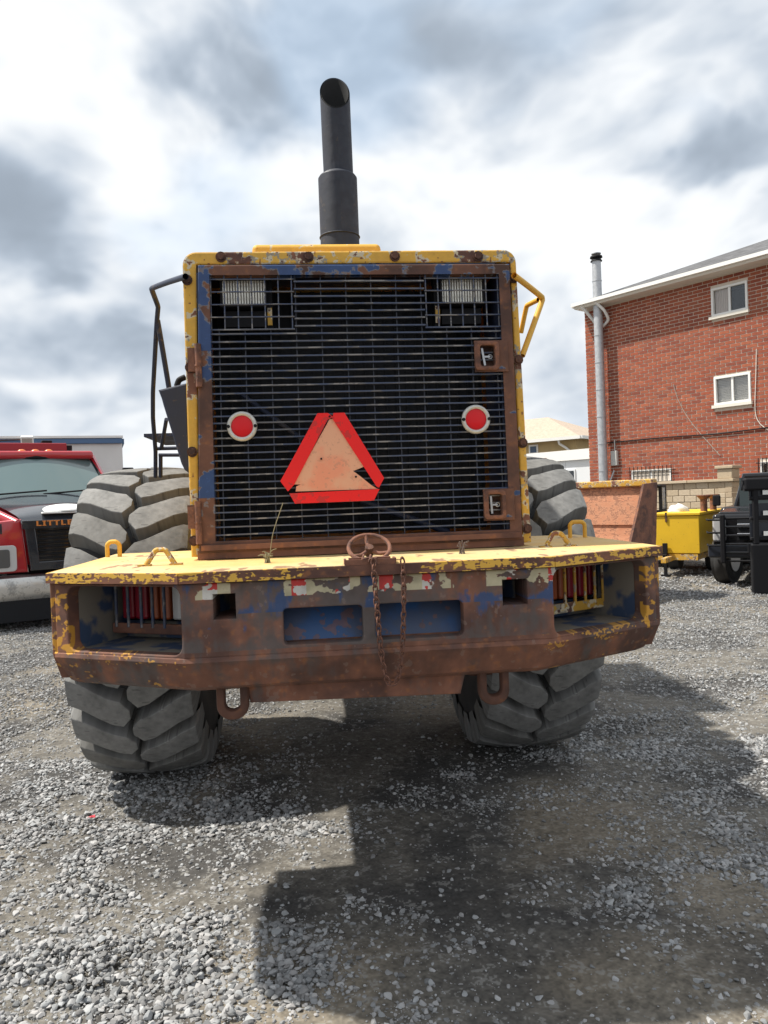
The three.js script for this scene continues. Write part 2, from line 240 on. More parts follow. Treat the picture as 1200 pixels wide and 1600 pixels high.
function thing(name, label, category, pos = [0, 0, 0], turn = 0, group) { const o = new THREE.Group(); o.name = numbered(name); o.position.set(...pos); o.rotation.y = turn; o.userData = { label, category }; if (group) o.userData.group = group; scene.add(o); o.updateMatrixWorld(true); return o; }
function sub(name, parent) { const o = new THREE.Group(); o.name = name; parent.add(o); return o; }
function tag(o, label, category, group) { Object.assign(o.userData, { label, category }); if (group) o.userData.group = group; return o; }
function setting(o) { o.userData.kind = 'structure'; return o; }
// pixel -> local point of an object on its local plane z = Z
function onLocal(o, u, v, Z) { const inv = o.matrixWorld.clone().invert(), p = camera.position.clone().applyMatrix4(inv), d = ray(u, v).transformDirection(inv); const t = (Z - p.z) / d.z; return p.add(d.multiplyScalar(t)); }

// ================================================================ GROUND
M.ground = surf(1536, 1536, (u, v) => {        // tile = 4 m : packed stone dust, soil and crushed stone fines
  const n = fbm(u * 8, v * 8, 5, 8), m = fbm(u * 32 + 3, v * 32, 3, 32), f = vnoise(u * 256, v * 256, 256), g = fbm(u * 128 + 9, v * 128 + 4, 2, 128), h = vnoise(u * 512 % 256, v * 512 % 256, 256);
  let c = mix3([0.058, 0.055, 0.052], [0.145, 0.133, 0.114], sst(0.36, 0.62, n));
  c = mix3(c, [0.21, 0.180, 0.138], sst(0.55, 0.72, fbm(u * 4 + 60, v * 4 + 8, 3, 4)) * 0.85);
  const k = 0.72 + 0.3 * m + 0.5 * (g - 0.5) + 0.35 * (f - 0.5) + 0.4 * (h - 0.5); c = c.map(q => q * k);
  if (g > 0.66 && h > 0.5) c = mix3(c, [0.24, 0.235, 0.22], 0.6);
  return [...c, 0.93, 0.35 * m + 0.3 * g + 0.2 * f + 0.15 * h];
}, { bump: 0.012 });
function groundY(x, z) { const d = Math.hypot(x, z + 4); const k = 1 - sst(9, 14, d); return k * ((fbm(x * 0.9 + 40, z * 0.9 + 40, 3) - 0.5) * 0.05 + (fbm(x * 4 + 10, z * 4 + 30, 3) - 0.5) * 0.022); }
{
  const xs = [], zs = []; const seq = (a, b, n, arr) => { for (let i = 0; i < n; i++) arr.push(a + (b - a) * i / n); };
  xs.push(-400, -120, -50, -30, -20); seq(-14, -6, 24, xs); seq(-6, 6, 170, xs); seq(6, 14, 24, xs); xs.push(14, 20, 30, 50, 120, 400);
  zs.push(-600, -200, -90, -55, -35, -25); seq(-18, -9, 36, zs); seq(-9, 1.5, 190, zs); zs.push(1.5, 4, 8, 20, 60, 200);
  const P = [], UV = [], I = [], w = xs.length;
  for (const z of zs) for (const x of xs) { P.push(x, groundY(x, z), z); UV.push(x / 4 + 0.31, -z / 4 + 0.17); }
  for (let j = 0; j < zs.length - 1; j++) for (let i = 0; i < w - 1; i++) { const a = j * w + i; I.push(a, a + w, a + 1, a + 1, a + w, a + w + 1); }
  const g = new THREE.BufferGeometry(); g.setAttribute('position', new THREE.Float32BufferAttribute(P, 3)); g.setAttribute('uv', new THREE.Float32BufferAttribute(UV, 2)); g.setIndex(I); g.computeVertexNormals();
  const gm = new THREE.Mesh(g, M.ground); gm.name = 'gravel_ground'; gm.receiveShadow = true; setting(gm); gm.userData.label = 'grey packed gravel yard ground'; scene.add(gm);
}

// ================================================================ WHEEL LOADER
const YAW = 5.3 * Math.PI / 180;
const L = thing('wheel_loader', 'huge worn yellow wheel loader seen from behind, with rusty counterweight and barred radiator grille', 'wheel loader', [-0.045, 0, -2.205], YAW);
const lp = (u, v, Z) => onLocal(L, u, v, Z);
const TOP = 1.317;                       // deck height
const FW = 0.540, HW = 0.962, SW = 0.215; // centre half width, total half width, wing sweep
const wingA = Math.atan2(SW, HW - FW);
const castUV = [-1.05, 1.05, 0.85, 1.35];
{ // deck plate with thick front lip
  const back = -1.06;
  const plan = poly([[-FW, 0], [FW, 0], [HW, -SW], [HW + 0.015, back], [0.60, back - 0.02], [-0.60, back - 0.02], [-HW - 0.015, back], [-HW, -SW]]);
  const g = ext(plan, 0.03, 0, 0.005); g.rotateX(-Math.PI / 2); // shape y -> -z ; extrude -> +y
  g.scale(1, 1, -1); g.translate(0, TOP - 0.03, 0);
  // after rotateX(-90) a shape point (x, y) lies at z = -y, so mirror z to bring it back; faces are drawn from both sides
  const n = merge(g), pos = n.attributes.position; // fix winding after the mirror
  for (let i = 0; i < pos.count; i += 3) { const a = [pos.getX(i + 1), pos.getY(i + 1), pos.getZ(i + 1)], b = [pos.getX(i + 2), pos.getY(i + 2), pos.getZ(i + 2)]; pos.setXYZ(i + 1, ...b); pos.setXYZ(i + 2, ...a); }
  n.computeVertexNormals();
  mk('deck_plate', n, M.deck, L, { s: 1.3 });
  // worn front lip: a strip along the front and both wing edges
  const lip = []; const e = 0.005, P0 = [V(-HW - e, 0, -0.60), V(-HW - e, 0, -SW + 0.003), V(-FW, 0, e), V(FW, 0, e), V(HW + e, 0, -SW + 0.003), V(HW + e, 0, -0.60)];
  for (let i = 0; i < 5; i++) lip.push(strip(P0[i].clone().setY(TOP - 0.0175), P0[i + 1].clone().setY(TOP - 0.0175), 0.030, 0.012));
  mk('deck_lip', lip, M.lip, L, { uv: [-1.05, 1.05, TOP - 0.034, TOP - 0.002], label: 'rust streaked yellow front edge of the deck' });
}
M.rustYellow = yellowPaint(0.075, 66, 0.8);
const FY1 = 1.2805, FY0 = 1.068;        // casting face
const holeL = [], wingShapeHole = (sx) => rrect(sx * 0.0 + 0.028, FY0 + 0.012, 0.415, FY1 - 0.012, 0.03);
{
  const geos = [];
  // centre face with square holes and the two shallow panels
  const sqL = lp(331, 930, 0), sqL2 = lp(368, 968, 0), sqR = lp(787, 907, 0), sqR2 = lp(827, 945, 0);
  const pa = lp(441, 941, 0), pb = lp(727, 990, 0), dv = lp(577, 960, 0).x;
  const H = [[[sqL.x, sqL2.y], [sqL2.x, sqL2.y], [sqL2.x, sqL.y], [sqL.x, sqL.y]], [[sqR.x, sqR2.y], [sqR2.x, sqR2.y], [sqR2.x, sqR.y], [sqR.x, sqR.y]],
    rrect(pa.x, 1.093, dv - 0.018, 1.198, 0.012), rrect(dv + 0.018, 1.093, pb.x, 1.198, 0.018)];
  geos.push(ext(poly([[-FW, FY0], [FW, FY0], [FW, FY1], [-FW, FY1]], H), 0.05, -0.066, 0.004));
  // square hole tubes
  for (const [a, b] of [[sqL, sqL2], [sqR, sqR2]]) { const w = b.x - a.x, h = a.y - b.y, cx = (a.x + b.x) / 2, cy = (a.y + b.y) / 2; geos.push(box(0.008, h, 0.16, a.x - 0.004, cy, -0.146), box(0.008, h, 0.16, b.x + 0.004, cy, -0.146), box(w + 0.016, 0.008, 0.16, cx, a.y + 0.004, -0.146), box(w + 0.016, 0.008, 0.16, cx, b.y - 0.004, -0.146), box(w + 0.03, h + 0.03, 0.006, cx, cy, -0.23)); }
  // wings: face plate with a big rounded pocket, turned by the sweep
  const wl = Math.hypot(HW - FW, SW);
  for (const s of [-1, 1]) {
    const hole = rrect(0.012, FY0 + 0.008, wl - 0.048, FY1 - 0.007, 0.032);
    const g = ext(poly([[0, FY0], [wl, FY0], [wl, FY1], [0, FY1]], [hole]), 0.05, -0.066, 0.004);
    if (s < 0) { g.rotateY(Math.PI); g.translate(0, 0, -0.082); }
    g.rotateY(s > 0 ? wingA : -wingA); g.translate(s * FW, 0, 0);
    geos.push(g);
  }
  mk('counterweight', geos, M.casting, L, { uv: castUV, label: 'rusty brown counterweight casting with blue paint remains' });
  // blue backs of the centre panels
  mk('recess_panel', [box(0.70, 0.17, 0.01, dv, 1.15, -0.115, -0.42), ], plainBlue(), L, { s: 1, label: 'blue painted recessed panel' });
  mk('recess_panel', [box(0.70, 0.02, 0.07, dv, 1.080, -0.075, 0.35)], M.rust, L);
}
function plainBlue() { return surf(512, 512, (u, v) => { const n = fbm(u * 9, v * 9, 5, 16), m = fbm(u * 50, v * 50, 3, 64); let c = mix3([0.018, 0.075, 0.23], [0.03, 0.09, 0.23], n); c = mix3(c, [0.075, 0.066, 0.062], sst(0.42, 0.62, fbm(u * 8 + 9, v * 8 + 2, 5, 8)) * 0.5); if (n * 0.6 + m * 0.4 > 0.60) c = mix3(c, rustAt(u, v), 0.6); return [...c, 0.5, m]; }, { bump: 0.0006 }); }
{ // pocket liners (dark), one per wing, open to the rear
  const wl = Math.hypot(HW - FW, SW), d = 0.22;
  for (const s of [-1, 1]) {
    const x0 = 0.012, x1 = wl - 0.048, y0 = FY0 + 0.008, y1 = FY1 - 0.007, cx = (x0 + x1) / 2, cy = (y0 + y1) / 2, w = x1 - x0, h = y1 - y0, zc = -0.064 - d / 2;
    const mir = s > 0 ? 1 : -1;
    const parts = [box(w + 0.02, 0.008, d, cx * mir, y0 - 0.006, zc), box(w + 0.02, 0.008, d, cx * mir, y1 + 0.006, zc), box(0.008, h + 0.02, d, (x0 - 0.006) * mir, cy, zc), box(0.008, h + 0.02, d, (x1 + 0.006) * mir, cy, zc), box(w + 0.03, h + 0.03, 0.008, cx * mir, cy, -0.066 - d)];
    for (const g of parts) { g.rotateY(s * wingA); g.translate(s * FW, 0, 0); }
    mk('lamp_pocket', parts, M.pocket || (M.pocket = surf(256, 256, (u, v) => { const n = fbm(u * 8, v * 8, 5, 8); return [...mix3([0.045, 0.075, 0.145], [0.215, 0.192, 0.160], sst(0.38, 0.58, n)), 0.75, n]; }, { bump: 0.001 })), L, { s: 0.5 });
    // tail lamp cluster on the pocket back wall
    const k0 = s < 0 ? 0.145 : 0.185, k1 = s < 0 ? 0.8 : 0.72; const lamp = sub('tail_lamp', L); const zb = -0.066 - d + 0.02;
    const place2 = (g) => { g.rotateY(s * wingA); g.translate(s * FW, 0, 0); return g; };
    mk('housing', [place2(rbox(0.27, 0.135, 0.03, 0.012, (x0 + (s < 0 ? 0.265 : 0.285)) * mir, cy + 0.025, zb))], M.black, lamp);
    const cols = s < 0 ? [[0.037, 0.045, M.clearLens], [0.095, 0.05, M.amber], [0.150, 0.042, M.amber], [0.213, 0.062, M.redDeep], [0.278, 0.058, M.redDeep]] : [[0.035, 0.06, M.amber], [0.098, 0.05, M.amber], [0.165, 0.065, M.redDeep], [0.235, 0.062, M.redDeep], [0.292, 0.04, M.redDeep]];
    for (const [xa, wa, m, x = k0 + xa * k1, w2 = wa * k1] of cols) mk('lens', [place2(rbox(w2, 0.118, 0.028, 0.008, (x0 + x) * mir, cy + 0.025, zb + 0.022))], m, lamp);
    const gm = s < 0 ? M.bar : M.rustYellow;
    const xs = s < 0 ? [0.068, 0.125, 0.18, 0.245, 0.305] : [0.068, 0.132, 0.2, 0.265, 0.318];
    for (const xa of xs) { const x = k0 + xa * k1; mk('guard_bar', [place2(bar(V((x0 + x) * mir, cy - 0.055, zb + 0.065), V((x0 + x) * mir, cy + 0.09, zb + 0.065), 0.0055)), place2(bar(V((x0 + x) * mir, cy + 0.09, zb + 0.065), V((x0 + x) * mir, cy + 0.09, zb), 0.0055))], gm, lamp); }
    mk('guard_rail', [place2(box(0.27, 0.03, 0.012, (x0 + (s < 0 ? 0.27 : 0.285)) * mir, cy - 0.058, zb + 0.06)), place2(box(0.27, 0.008, 0.06, (x0 + (s < 0 ? 0.27 : 0.285)) * mir, cy - 0.072, zb + 0.03))], s < 0 ? M.rust : M.rustYellow, lamp);
    if (s > 0) mk('hose_loop', [place2(tube([V((x0 + 0.36) * mir, cy - 0.05, zb), V((x0 + 0.392) * mir, cy - 0.04, zb + 0.05), V((x0 + 0.392) * mir, cy + 0.07, zb + 0.05), V((x0 + 0.36) * mir, cy + 0.085, zb)], 0.006, 8, 24, 0.4))], M.black, lamp);
  }
}
{ // ledge and lower chamfer following the plan line, then the end plates and core
  // casting profile swept along the plan: (dz from plan line, y)
  const prof = [[-0.020, FY0 + 0.003], [-0.0145, FY0 - 0.001], [-0.011, FY0 - 0.012], [-0.075, 0.972], [-0.13, 0.950], [-0.40, 0.940]];
  const plan = [[-HW, -SW], [-FW, 0], [FW, 0], [HW, -SW]];
  const endDrop = (i, y) => y;
  const P = [], I = [], UV = []; const rows = 4;
  const pts = plan.map(([x, z]) => prof.map(([dz, y]) => [x * (1 - Math.max(0, (1.06 - y)) * 0.32), y, z + dz]));
  for (const r of pts) for (const p of r) P.push(...p);
  for (let i = 0; i < rows - 1; i++) for (let j = 0; j < prof.length - 1; j++) { const a = i * prof.length + j, b = a + prof.length; I.push(a, a + 1, b, b, a + 1, b + 1); }
  let g = new THREE.BufferGeometry(); g.setAttribute('position', new THREE.Float32BufferAttribute(P, 3)); g.setIndex(I); g = g.toNonIndexed(); g.computeVertexNormals();
  g = toCreasedNormals(g, 0.5);
  const ends = [];
  for (const s of [-1, 1]) { // end plate outline in (z, y)
    const sh = poly([[-SW - 0.020, TOP - 0.032], [-SW - 0.020, 1.06], [-SW - 0.09, 0.975], [-SW - 0.40, 0.945], [-0.93, 0.98], [-0.93, TOP - 0.032]]);
    const e = ext(sh, 0.03, 0, 0.004); e.rotateY(-Math.PI / 2); // x->z? shape x -> +z? rotateY(-90): (x,y,z)->( -z, y, x )
    e.translate(s > 0 ? HW + 0.008 : -HW + 0.022, 0, 0); ends.push(e);
  }
  mk('lower_chamfer', [g], M.casting, L, { uv: castUV, label: 'rust brown lower edge of the counterweight' });
  mk('end_plate', ends[0], M.casting, L, { uv: castUV }); mk('end_plate', ends[1], M.casting, L, { uv: castUV });
  mk('counterweight_core', [box(1.86, 0.29, 0.50, 0, 1.11, -0.78), box(1.08, 0.18, 0.16, 0, 1.155, -0.36)], M.rust, L);
  // lower tow plate in the middle
  const a = lp(392, 1050, -0.16), b = lp(720, 1040, -0.16), c = lp(718, 1082, -0.16), d = lp(392, 1096, -0.16);
  mk('tow_plate', [ext(poly([[d.x, d.y], [c.x, c.y], [b.x + 0.02, 0.985], [a.x - 0.02, 0.985]]), 0.10, -0.24, 0.006)], M.casting, L, { uv: castUV });
  mk('belly_pan', [box(1.18, 0.05, 1.7, 0, 0.945, -1.25)], M.rust, L);
}
// tow eyes under the counterweight
for (const [u, v] of [[364, 1084], [770, 1062]]) {
  const p = lp(u, v, -0.14);
  mk('tow_eye', [ext(poly(rrect(p.x - 0.048, p.y - 0.075, p.x + 0.048, p.y + 0.075, 0.044), [rrect(p.x - 0.022, p.y - 0.045, p.x + 0.022, p.y + 0.05, 0.02)]), 0.045, -0.16, 0.012), box(0.07, 0.12, 0.05, p.x - 0.03, p.y + 0.07, -0.19)], M.rustDark, L, { crease: 0.7 });
}
// yellow lifting loops and rusty grab handles on the deck
for (const [u0, u1, v0, v1, Z] of [[168, 187, 866, 847, -0.86], [891, 914, 840, 816, -0.82]]) {
  const a = lp(u0, v0, Z), b = lp(u1, v0, Z), t = lp(u0, v1, Z);
  mk('lifting_eye', [tube([V(a.x, TOP - 0.01, Z), V(a.x, t.y - 0.012, Z), V(a.x + 0.012, t.y, Z), V(b.x - 0.012, t.y, Z), V(b.x, t.y - 0.012, Z), V(b.x, TOP - 0.01, Z)], 0.0085, 8, 40, 0.1)], M.yellowClean, L);
}
for (const [u0, u1, v, vt, Z] of [[226, 275, 879, 859, -0.30], [852, 892, 852, 833, -0.36]]) {
  const a = lp(u0, v, Z), b = lp(u1, v, Z), t = lp((u0 + u1) / 2, vt, Z), w = b.x - a.x;
  mk('grab_handle', [tube([V(a.x, TOP - 0.004, Z), V(a.x + w * 0.32, t.y - 0.005, Z - 0.01), V(a.x + w * 0.5, t.y, Z - 0.012), V(a.x + w * 0.68, t.y - 0.005, Z - 0.01), V(b.x, TOP - 0.004, Z)], 0.0085, 8, 36, 0.3), box(0.04, 0.006, 0.03, a.x, TOP + 0.002, Z), box(0.04, 0.006, 0.03, b.x, TOP + 0.002, Z)], M.rustYellow, L, { s: 0.4 });
}

// ---------------------------------------------------------------- engine hood
const HZ = -0.455;                         // rear plane of the hood
{
  const tl = lp(284, 392, HZ), tr = lp(806, 391, HZ), bl = lp(299, 874, HZ), br = lp(831, 853, HZ);
  const xl = (y) => lerp(bl.x, tl.x, (y - bl.y) / (tl.y - bl.y)), xr = (y) => lerp(br.x, tr.x, (y - br.y) / (tr.y - br.y));
  const ty = (tl.y + tr.y) / 2, by = TOP + 0.012;
  const r = 0.045, arc = (cx, cy, a0, a1) => { const q = []; for (let i = 0; i <= 6; i++) { const a = (a0 + (a1 - a0) * i / 6) * Math.PI / 180; q.push([cx + r * Math.cos(a), cy + r * Math.sin(a)]); } return q; };
  const outer = [[xl(by), by], [xr(by), by], ...arc(xr(ty) - r, ty - r, 0, 90), ...arc(xl(ty) + r, ty - r, 90, 180)];
  const itl = lp(307, 412, HZ), itr = lp(797, 411, HZ), ibl = lp(311, 862, HZ), ibr = lp(817, 840, HZ);
  const inner = [[ibl.x, by + 0.03], [ibr.x, by + 0.03], [itr.x, (itl.y + itr.y) / 2], [itl.x, (itl.y + itr.y) / 2]];
  mk('hood_rear_frame', ext(poly(outer, [inner]), 0.05, HZ - 0.05, 0.006), M.yellowWorn, L, { s: 0.8, ox: 0.13, label: 'chipped yellow hood edge frame' });
  const sc = (pts, k, c) => pts.map(([x, y]) => [c + (x - c) * k, y - 0.004]);
  mk('hood', ext(poly(sc(outer, 0.992, 0), [[[xl(by) + 0.03, by + 0.01], [xr(by) - 0.03, by + 0.01], [xr(ty) - 0.03, ty - 0.035], [xl(ty) + 0.03, ty - 0.035]]]), 2.2, HZ - 2.26, 0), M.yellow, L);
  mk('hood_cover', [rbox(0.50, 0.20, 0.7, 0.02, lp(495, 383, HZ - 0.35).x, lp(450, 380, HZ - 0.35).y - 0.1, HZ - 0.70), box(0.014, 0.03, 0.014, lp(397, 388, HZ - 0.1).x, ty + 0.012, HZ - 0.1)], M.yellow, L);
  // bolts around the rear frame
  for (const [u, v] of [[345, 401], [482, 401], [617, 400], [747, 400], [292, 437], [297, 574], [300, 706], [303, 845], [803, 434], [810, 562], [817, 692], [824, 826]]) {
    const p = lp(u, v, HZ + 0.005); mk('bolt', [cyl(0.013, 0.012, 0.012, p.x, p.y, HZ + 0.006, Math.PI / 2, 0, 0, 6), cyl(0.018, 0.018, 0.004, p.x, p.y, HZ + 0.002, Math.PI / 2, 0, 0, 14)], M.rustDark, L, { s: 0.2 });
  }
  // ---- grille door
  const DZ = HZ + 0.018;
  const o = [lp(309, 414, DZ), lp(796, 412, DZ), lp(817, 842, DZ), lp(311, 872, DZ)].map(p => [p.x, p.y]); o[2][1] = o[3][1] = by + 0.012;
  const i4 = [lp(325, 428, DZ), lp(781, 426, DZ), lp(799, 829, DZ), lp(335, 848, DZ)].map(p => [p.x, p.y]);
  const du = [o[3][0] - 0.02, o[1][0] + 0.05, by, o[0][1] + 0.01];
  mk('grille_door', ext(poly(o, [i4]), 0.035, DZ - 0.035, 0.004), M.door, L, { uv: du, label: 'blue and rust coloured grille door frame' });
  mk('door_bottom_lip', [box(o[2][0] - o[3][0] - 0.02, 0.018, 0.012, (o[2][0] + o[3][0]) / 2, by + 0.030, DZ + 0.006), box(o[2][0] - o[3][0] + 0.01, 0.030, 0.012, (o[2][0] + o[3][0]) / 2, by + 0.006, HZ + 0.008)], M.rust, L);
  const q = (s, t) => { const a = [lerp(i4[0][0], i4[3][0], t), lerp(i4[0][1], i4[3][1], t)], b = [lerp(i4[1][0], i4[2][0], t), lerp(i4[1][1], i4[2][1], t)]; return V(lerp(a[0], b[0], s), lerp(a[1], b[1], s), 0); };
  const R = rng(5), grille = mk('grille_frame', [bar(q(0.0, 1).setZ(DZ - 0.03), q(1, 1).setZ(DZ - 0.03), 0.004)], M.bar, L);
  const NB = 36, ZB = DZ - 0.012;
  for (let k = 1; k < NB; k++) {
    const t = k / NB, y1 = (R() - 0.5) * 0.0022, y2 = (R() - 0.5) * 0.0022, top = t < 0.205;
    const a = q(top ? 0.285 : 0, t).add(V(top ? 0 : -0.008, y1, ZB)), b = q(top ? 0.733 : 1, t).add(V(top ? 0 : 0.008, y2, ZB));
    const mid = a.clone().lerp(b, 0.3 + 0.4 * R()).add(V(0, (R() - 0.5) * (R() < 0.2 ? 0.011 : 0.0035), (R() - 0.5) * 0.006));
    const bg = merge([strip(a, mid, 0.0048, 0.012), strip(mid, b, 0.0048, 0.012)]); boxUV(bg, 0.5, R(), R()); share('grille_bar', bg, M.bar, grille);
  }
  for (let k = 0; k < 12; k++) { const s = 0.03 + k * 0.0865; const top = s < 0.285 || s > 0.733; const g = strip(q(s, top ? 0.205 : 0).setZ(ZB - 0.012), q(s, 1).setZ(ZB - 0.012), 0.0034, 0.008); share('grille_upright', boxUV(merge(g), 0.5, R(), R()), M.barBack, grille); }
  // radiator and shroud behind the bars
  mk('radiator', [box(1.00, 0.90, 0.03, 0, 1.83, DZ - 0.26), ...[...Array(26)].map((_, k) => box(0.006, 0.9, 0.012, -0.48 + k * 0.0385, 1.83, DZ - 0.24))], M.voidBlack, L);
  mk('fan_shroud', [box(0.012, 0.92, 0.24, -0.515, 1.83, DZ - 0.14), box(0.012, 0.92, 0.24, 0.525, 1.83, DZ - 0.14), box(1.02, 0.012, 0.24, 0, 2.31, DZ - 0.14), box(1.02, 0.012, 0.24, 0, 1.34, DZ - 0.14), bar(V(0.02, 1.50, DZ - 0.17), V(0.34, 1.37, DZ - 0.17), 0.012), bar(V(-0.40, 1.9, DZ - 0.17), V(-0.05, 1.62, DZ - 0.17), 0.009)], M.navy, L);
  // ---- work lamps behind wire guards
  for (const [u0, u1, v0, v1, s0, s1, brU] of [[347, 414, 437, 478, 0, 0.285, 420], [690, 754, 435, 474, 0.733, 1, 684]]) {
    const ZL = DZ - 0.05, a = lp(u0, v1, ZL), b = lp(u1, v0, ZL), cx = (a.x + b.x) / 2, cy = (a.y + b.y) / 2, w = b.x - a.x, h = b.y - a.y;
    const lamp = sub('work_lamp', L);
    mk('housing', [rbox(w + 0.014, h + 0.014, 0.09, 0.008, cx, cy, ZL - 0.05), box(w * 0.95, 0.055, 0.05, cx, cy - h / 2 - 0.04, ZL - 0.05), box(0.02, h + 0.09, 0.05, lp(brU, 460, ZL).x, cy - 0.03, ZL - 0.05)], M.black, lamp);
    mk('bracket', [box(0.016, 0.06, 0.006, lp(brU, 460, ZL).x, cy - h / 2 - 0.035, ZL - 0.018)], M.rustYellow, lamp);
    const ribs = []; for (let k = 0; k < 16; k++) ribs.push(cyl(w / 36, w / 36, h * 0.94, a.x + w * (k + 0.5) / 16, cy, ZL - 0.004, 0, 0, 0, 8));
    mk('lens', ribs, M.lampLens || (M.lampLens = new THREE.MeshPhysicalMaterial({ color: new THREE.Color().setRGB(0.62, 0.60, 0.54), roughness: 0.18, metalness: 0.35, clearcoat: 1, clearcoatRoughness: 0.05 })), lamp);
    mk('lens_rim', [ext(poly(rrect(a.x - 0.004, a.y - 0.004, b.x + 0.004, b.y + 0.004, 0.006), [rrect(a.x + 0.003, a.y + 0.003, b.x - 0.003, b.y - 0.003, 0.004)]), 0.012, ZL - 0.006)], M.black, lamp);
    const guard = mk('lamp_guard', [bar(q(s0, 0.205).setZ(ZB), q(s1, 0.205).setZ(ZB), 0.0032)], M.bar, L);
    for (let k = 0; k <= 6; k++) share('guard_wire', boxUV(merge(bar(q(lerp(s0, s1, k / 6.3 + 0.02), 0.0).setZ(ZB), q(lerp(s0, s1, k / 6.3 + 0.02), 0.205).setZ(ZB), 0.0026, 6)), 0.4, k * 0.13), M.bar, guard);
    for (let k = 0; k < 4; k++) share('guard_wire', boxUV(merge(bar(q(s0, 0.018 + k * 0.047).setZ(ZB + 0.004), q(s1, 0.018 + k * 0.047).setZ(ZB + 0.004), 0.0026, 6)), 0.4, 0.5 + k * 0.17), M.bar, guard);
  }
  // ---- round red reflectors
  for (const [u, v] of [[378, 666], [744, 655]]) {
    const p = lp(u, v, DZ + 0.01), rr = 23 / FOC * 2.66; const g = sub('reflector', L);
    const ring = new THREE.LatheGeometry([[0.72, 0.004], [0.80, 0.010], [0.90, 0.010], [0.98, 0.004], [1.0, 0], [0, 0]].map(([a, b]) => new THREE.Vector2(a * rr, b)), 40); ring.rotateX(Math.PI / 2); ring.translate(p.x, p.y, DZ + 0.004);
    mk('bezel', [ring], M.bezel || (M.bezel = surf(256, 256, (a, b) => { const n = fbm(a * 10, b * 10, 4, 16); const k = 0.42 + 0.25 * n; return [k, k * 0.98, k * 0.92, 0.45, n]; }, { metal: 0.25 })), g, { s: 0.1 });
    const dome = new THREE.SphereGeometry(rr * 1.15, 32, 12, 0, Math.PI * 2, 0, 0.68); dome.scale(1, 0.22, 1); dome.rotateX(Math.PI / 2); dome.translate(p.x, p.y, DZ - 0.004);
    mk('lens', [dome], M.redLens, g);
    for (const s of [-1, 1]) mk('screw', [cyl(0.006, 0.006, 0.006, p.x + s * rr * 0.88, p.y, DZ + 0.015, Math.PI / 2, 0, 0, 8)], M.black, g);
  }
  // ---- slow vehicle triangle, torn fluorescent centre with red border strips
  {
    const TZ = DZ + 0.012, P = (u, v) => { const p = lp(u, v, TZ); return [p.x, p.y]; };
    const tri = sub('slow_vehicle_triangle', L);
    mk('centre_panel', ext(poly([P(515, 655), P(522, 655), P(569, 729), P(552, 736), P(564, 745), P(580, 758), P(590, 764), P(462, 768), P(463, 760), P(470, 757), P(458, 757)]), 0.003, TZ), M.fluoro || (M.fluoro = surf(512, 512, (u, v) => { const n = fbm(u * 5, v * 5, 5, 8), m = fbm(u * 30, v * 30, 4, 32); let c = mix3([0.76, 0.29, 0.17], [0.72, 0.37, 0.23], sst(0.35, 0.65, n)); if (m > 0.68) c = mix3(c, [0.5, 0.25, 0.16], 0.5); return [...c, 0.6, m]; })), tri, { s: 0.3 });
    for (const s of [[[496, 646], [512, 645.5], [521, 652], [512, 656], [460, 757], [450, 768], [438, 752]], [[521, 645.5], [538, 645], [600, 747], [592, 762], [588, 760], [519, 654]], [[452, 771], [593, 764], [584, 782], [461, 787]]])
      mk('border_strip', ext(poly(s.map(p => P(...p))), 0.003, TZ + 0.004, 0.0006), M.tapeRed, tri);
    for (const [u, v] of [[502, 717], [556, 745], [515, 651]]) { const p = lp(u, v, TZ); mk('screw', [cyl(u > 510 && v < 700 ? 0.006 : 0.0035, 0.0035, 0.006, p.x, p.y, TZ + 0.005, Math.PI / 2, 0, 0, 8)], M.black, tri); }
  }
  // ---- paddle latches
  for (const [u0, v0, u1, v1, tilt] of [[740, 532, 787, 582, 0.16], [754, 763, 797, 814, 0.05]]) {
    const a = lp(u0, v1, DZ), b = lp(u1, v0, DZ), g = sub('paddle_latch', L), w = b.x - a.x, h = b.y - a.y, cx = (a.x + b.x) / 2 - w * 0.06, cy = (a.y + b.y) / 2;
    mk('plate', ext(poly([[a.x + 0.004, a.y], [b.x + 0.012, a.y], [b.x + 0.012, b.y], [a.x + 0.004, b.y]], [rrect(cx - w * 0.24, cy - h * 0.33, cx + w * 0.22, cy + h * 0.33, 0.008)]), 0.006, DZ + 0.002, 0.001), M.door, g, { uv: [a.x - 0.6, b.x + 0.02, cy - 0.55, cy + 0.55] });
    mk('dish_rim', ext(poly(rrect(cx - w * 0.42, cy - h * 0.46, cx + w * 0.36, cy + h * 0.46, 0.014), [rrect(cx - w * 0.24, cy - h * 0.33, cx + w * 0.22, cy + h * 0.33, 0.008)]), 0.016, DZ + 0.006, 0.004), M.rust, g, { s: 0.3, crease: 0.6 });
    mk('dish', [box(w * 0.5, h * 0.7, 0.004, cx, cy, DZ - 0.022), box(0.004, h * 0.7, 0.03, cx - w * 0.25, cy, DZ - 0.008), box(0.004, h * 0.7, 0.03, cx + w * 0.23, cy, DZ - 0.008), box(w * 0.5, 0.004, 0.03, cx, cy + h * 0.345, DZ - 0.008), box(w * 0.5, 0.004, 0.03, cx, cy - h * 0.345, DZ - 0.008)], M.rustDark, g, { s: 0.3 });
    mk('handle', [box(0.007, h * 0.56, 0.006, cx - w * 0.10, cy, DZ - 0.006, 0, 0, tilt), box(w * 0.2, 0.006, 0.006, cx + w * 0.02, cy, DZ - 0.006), tor(0.007, 0.0025, cx + w * 0.12, cy, DZ - 0.006, 0, 0, 0, 16, 6)], M.steel, g);
  }
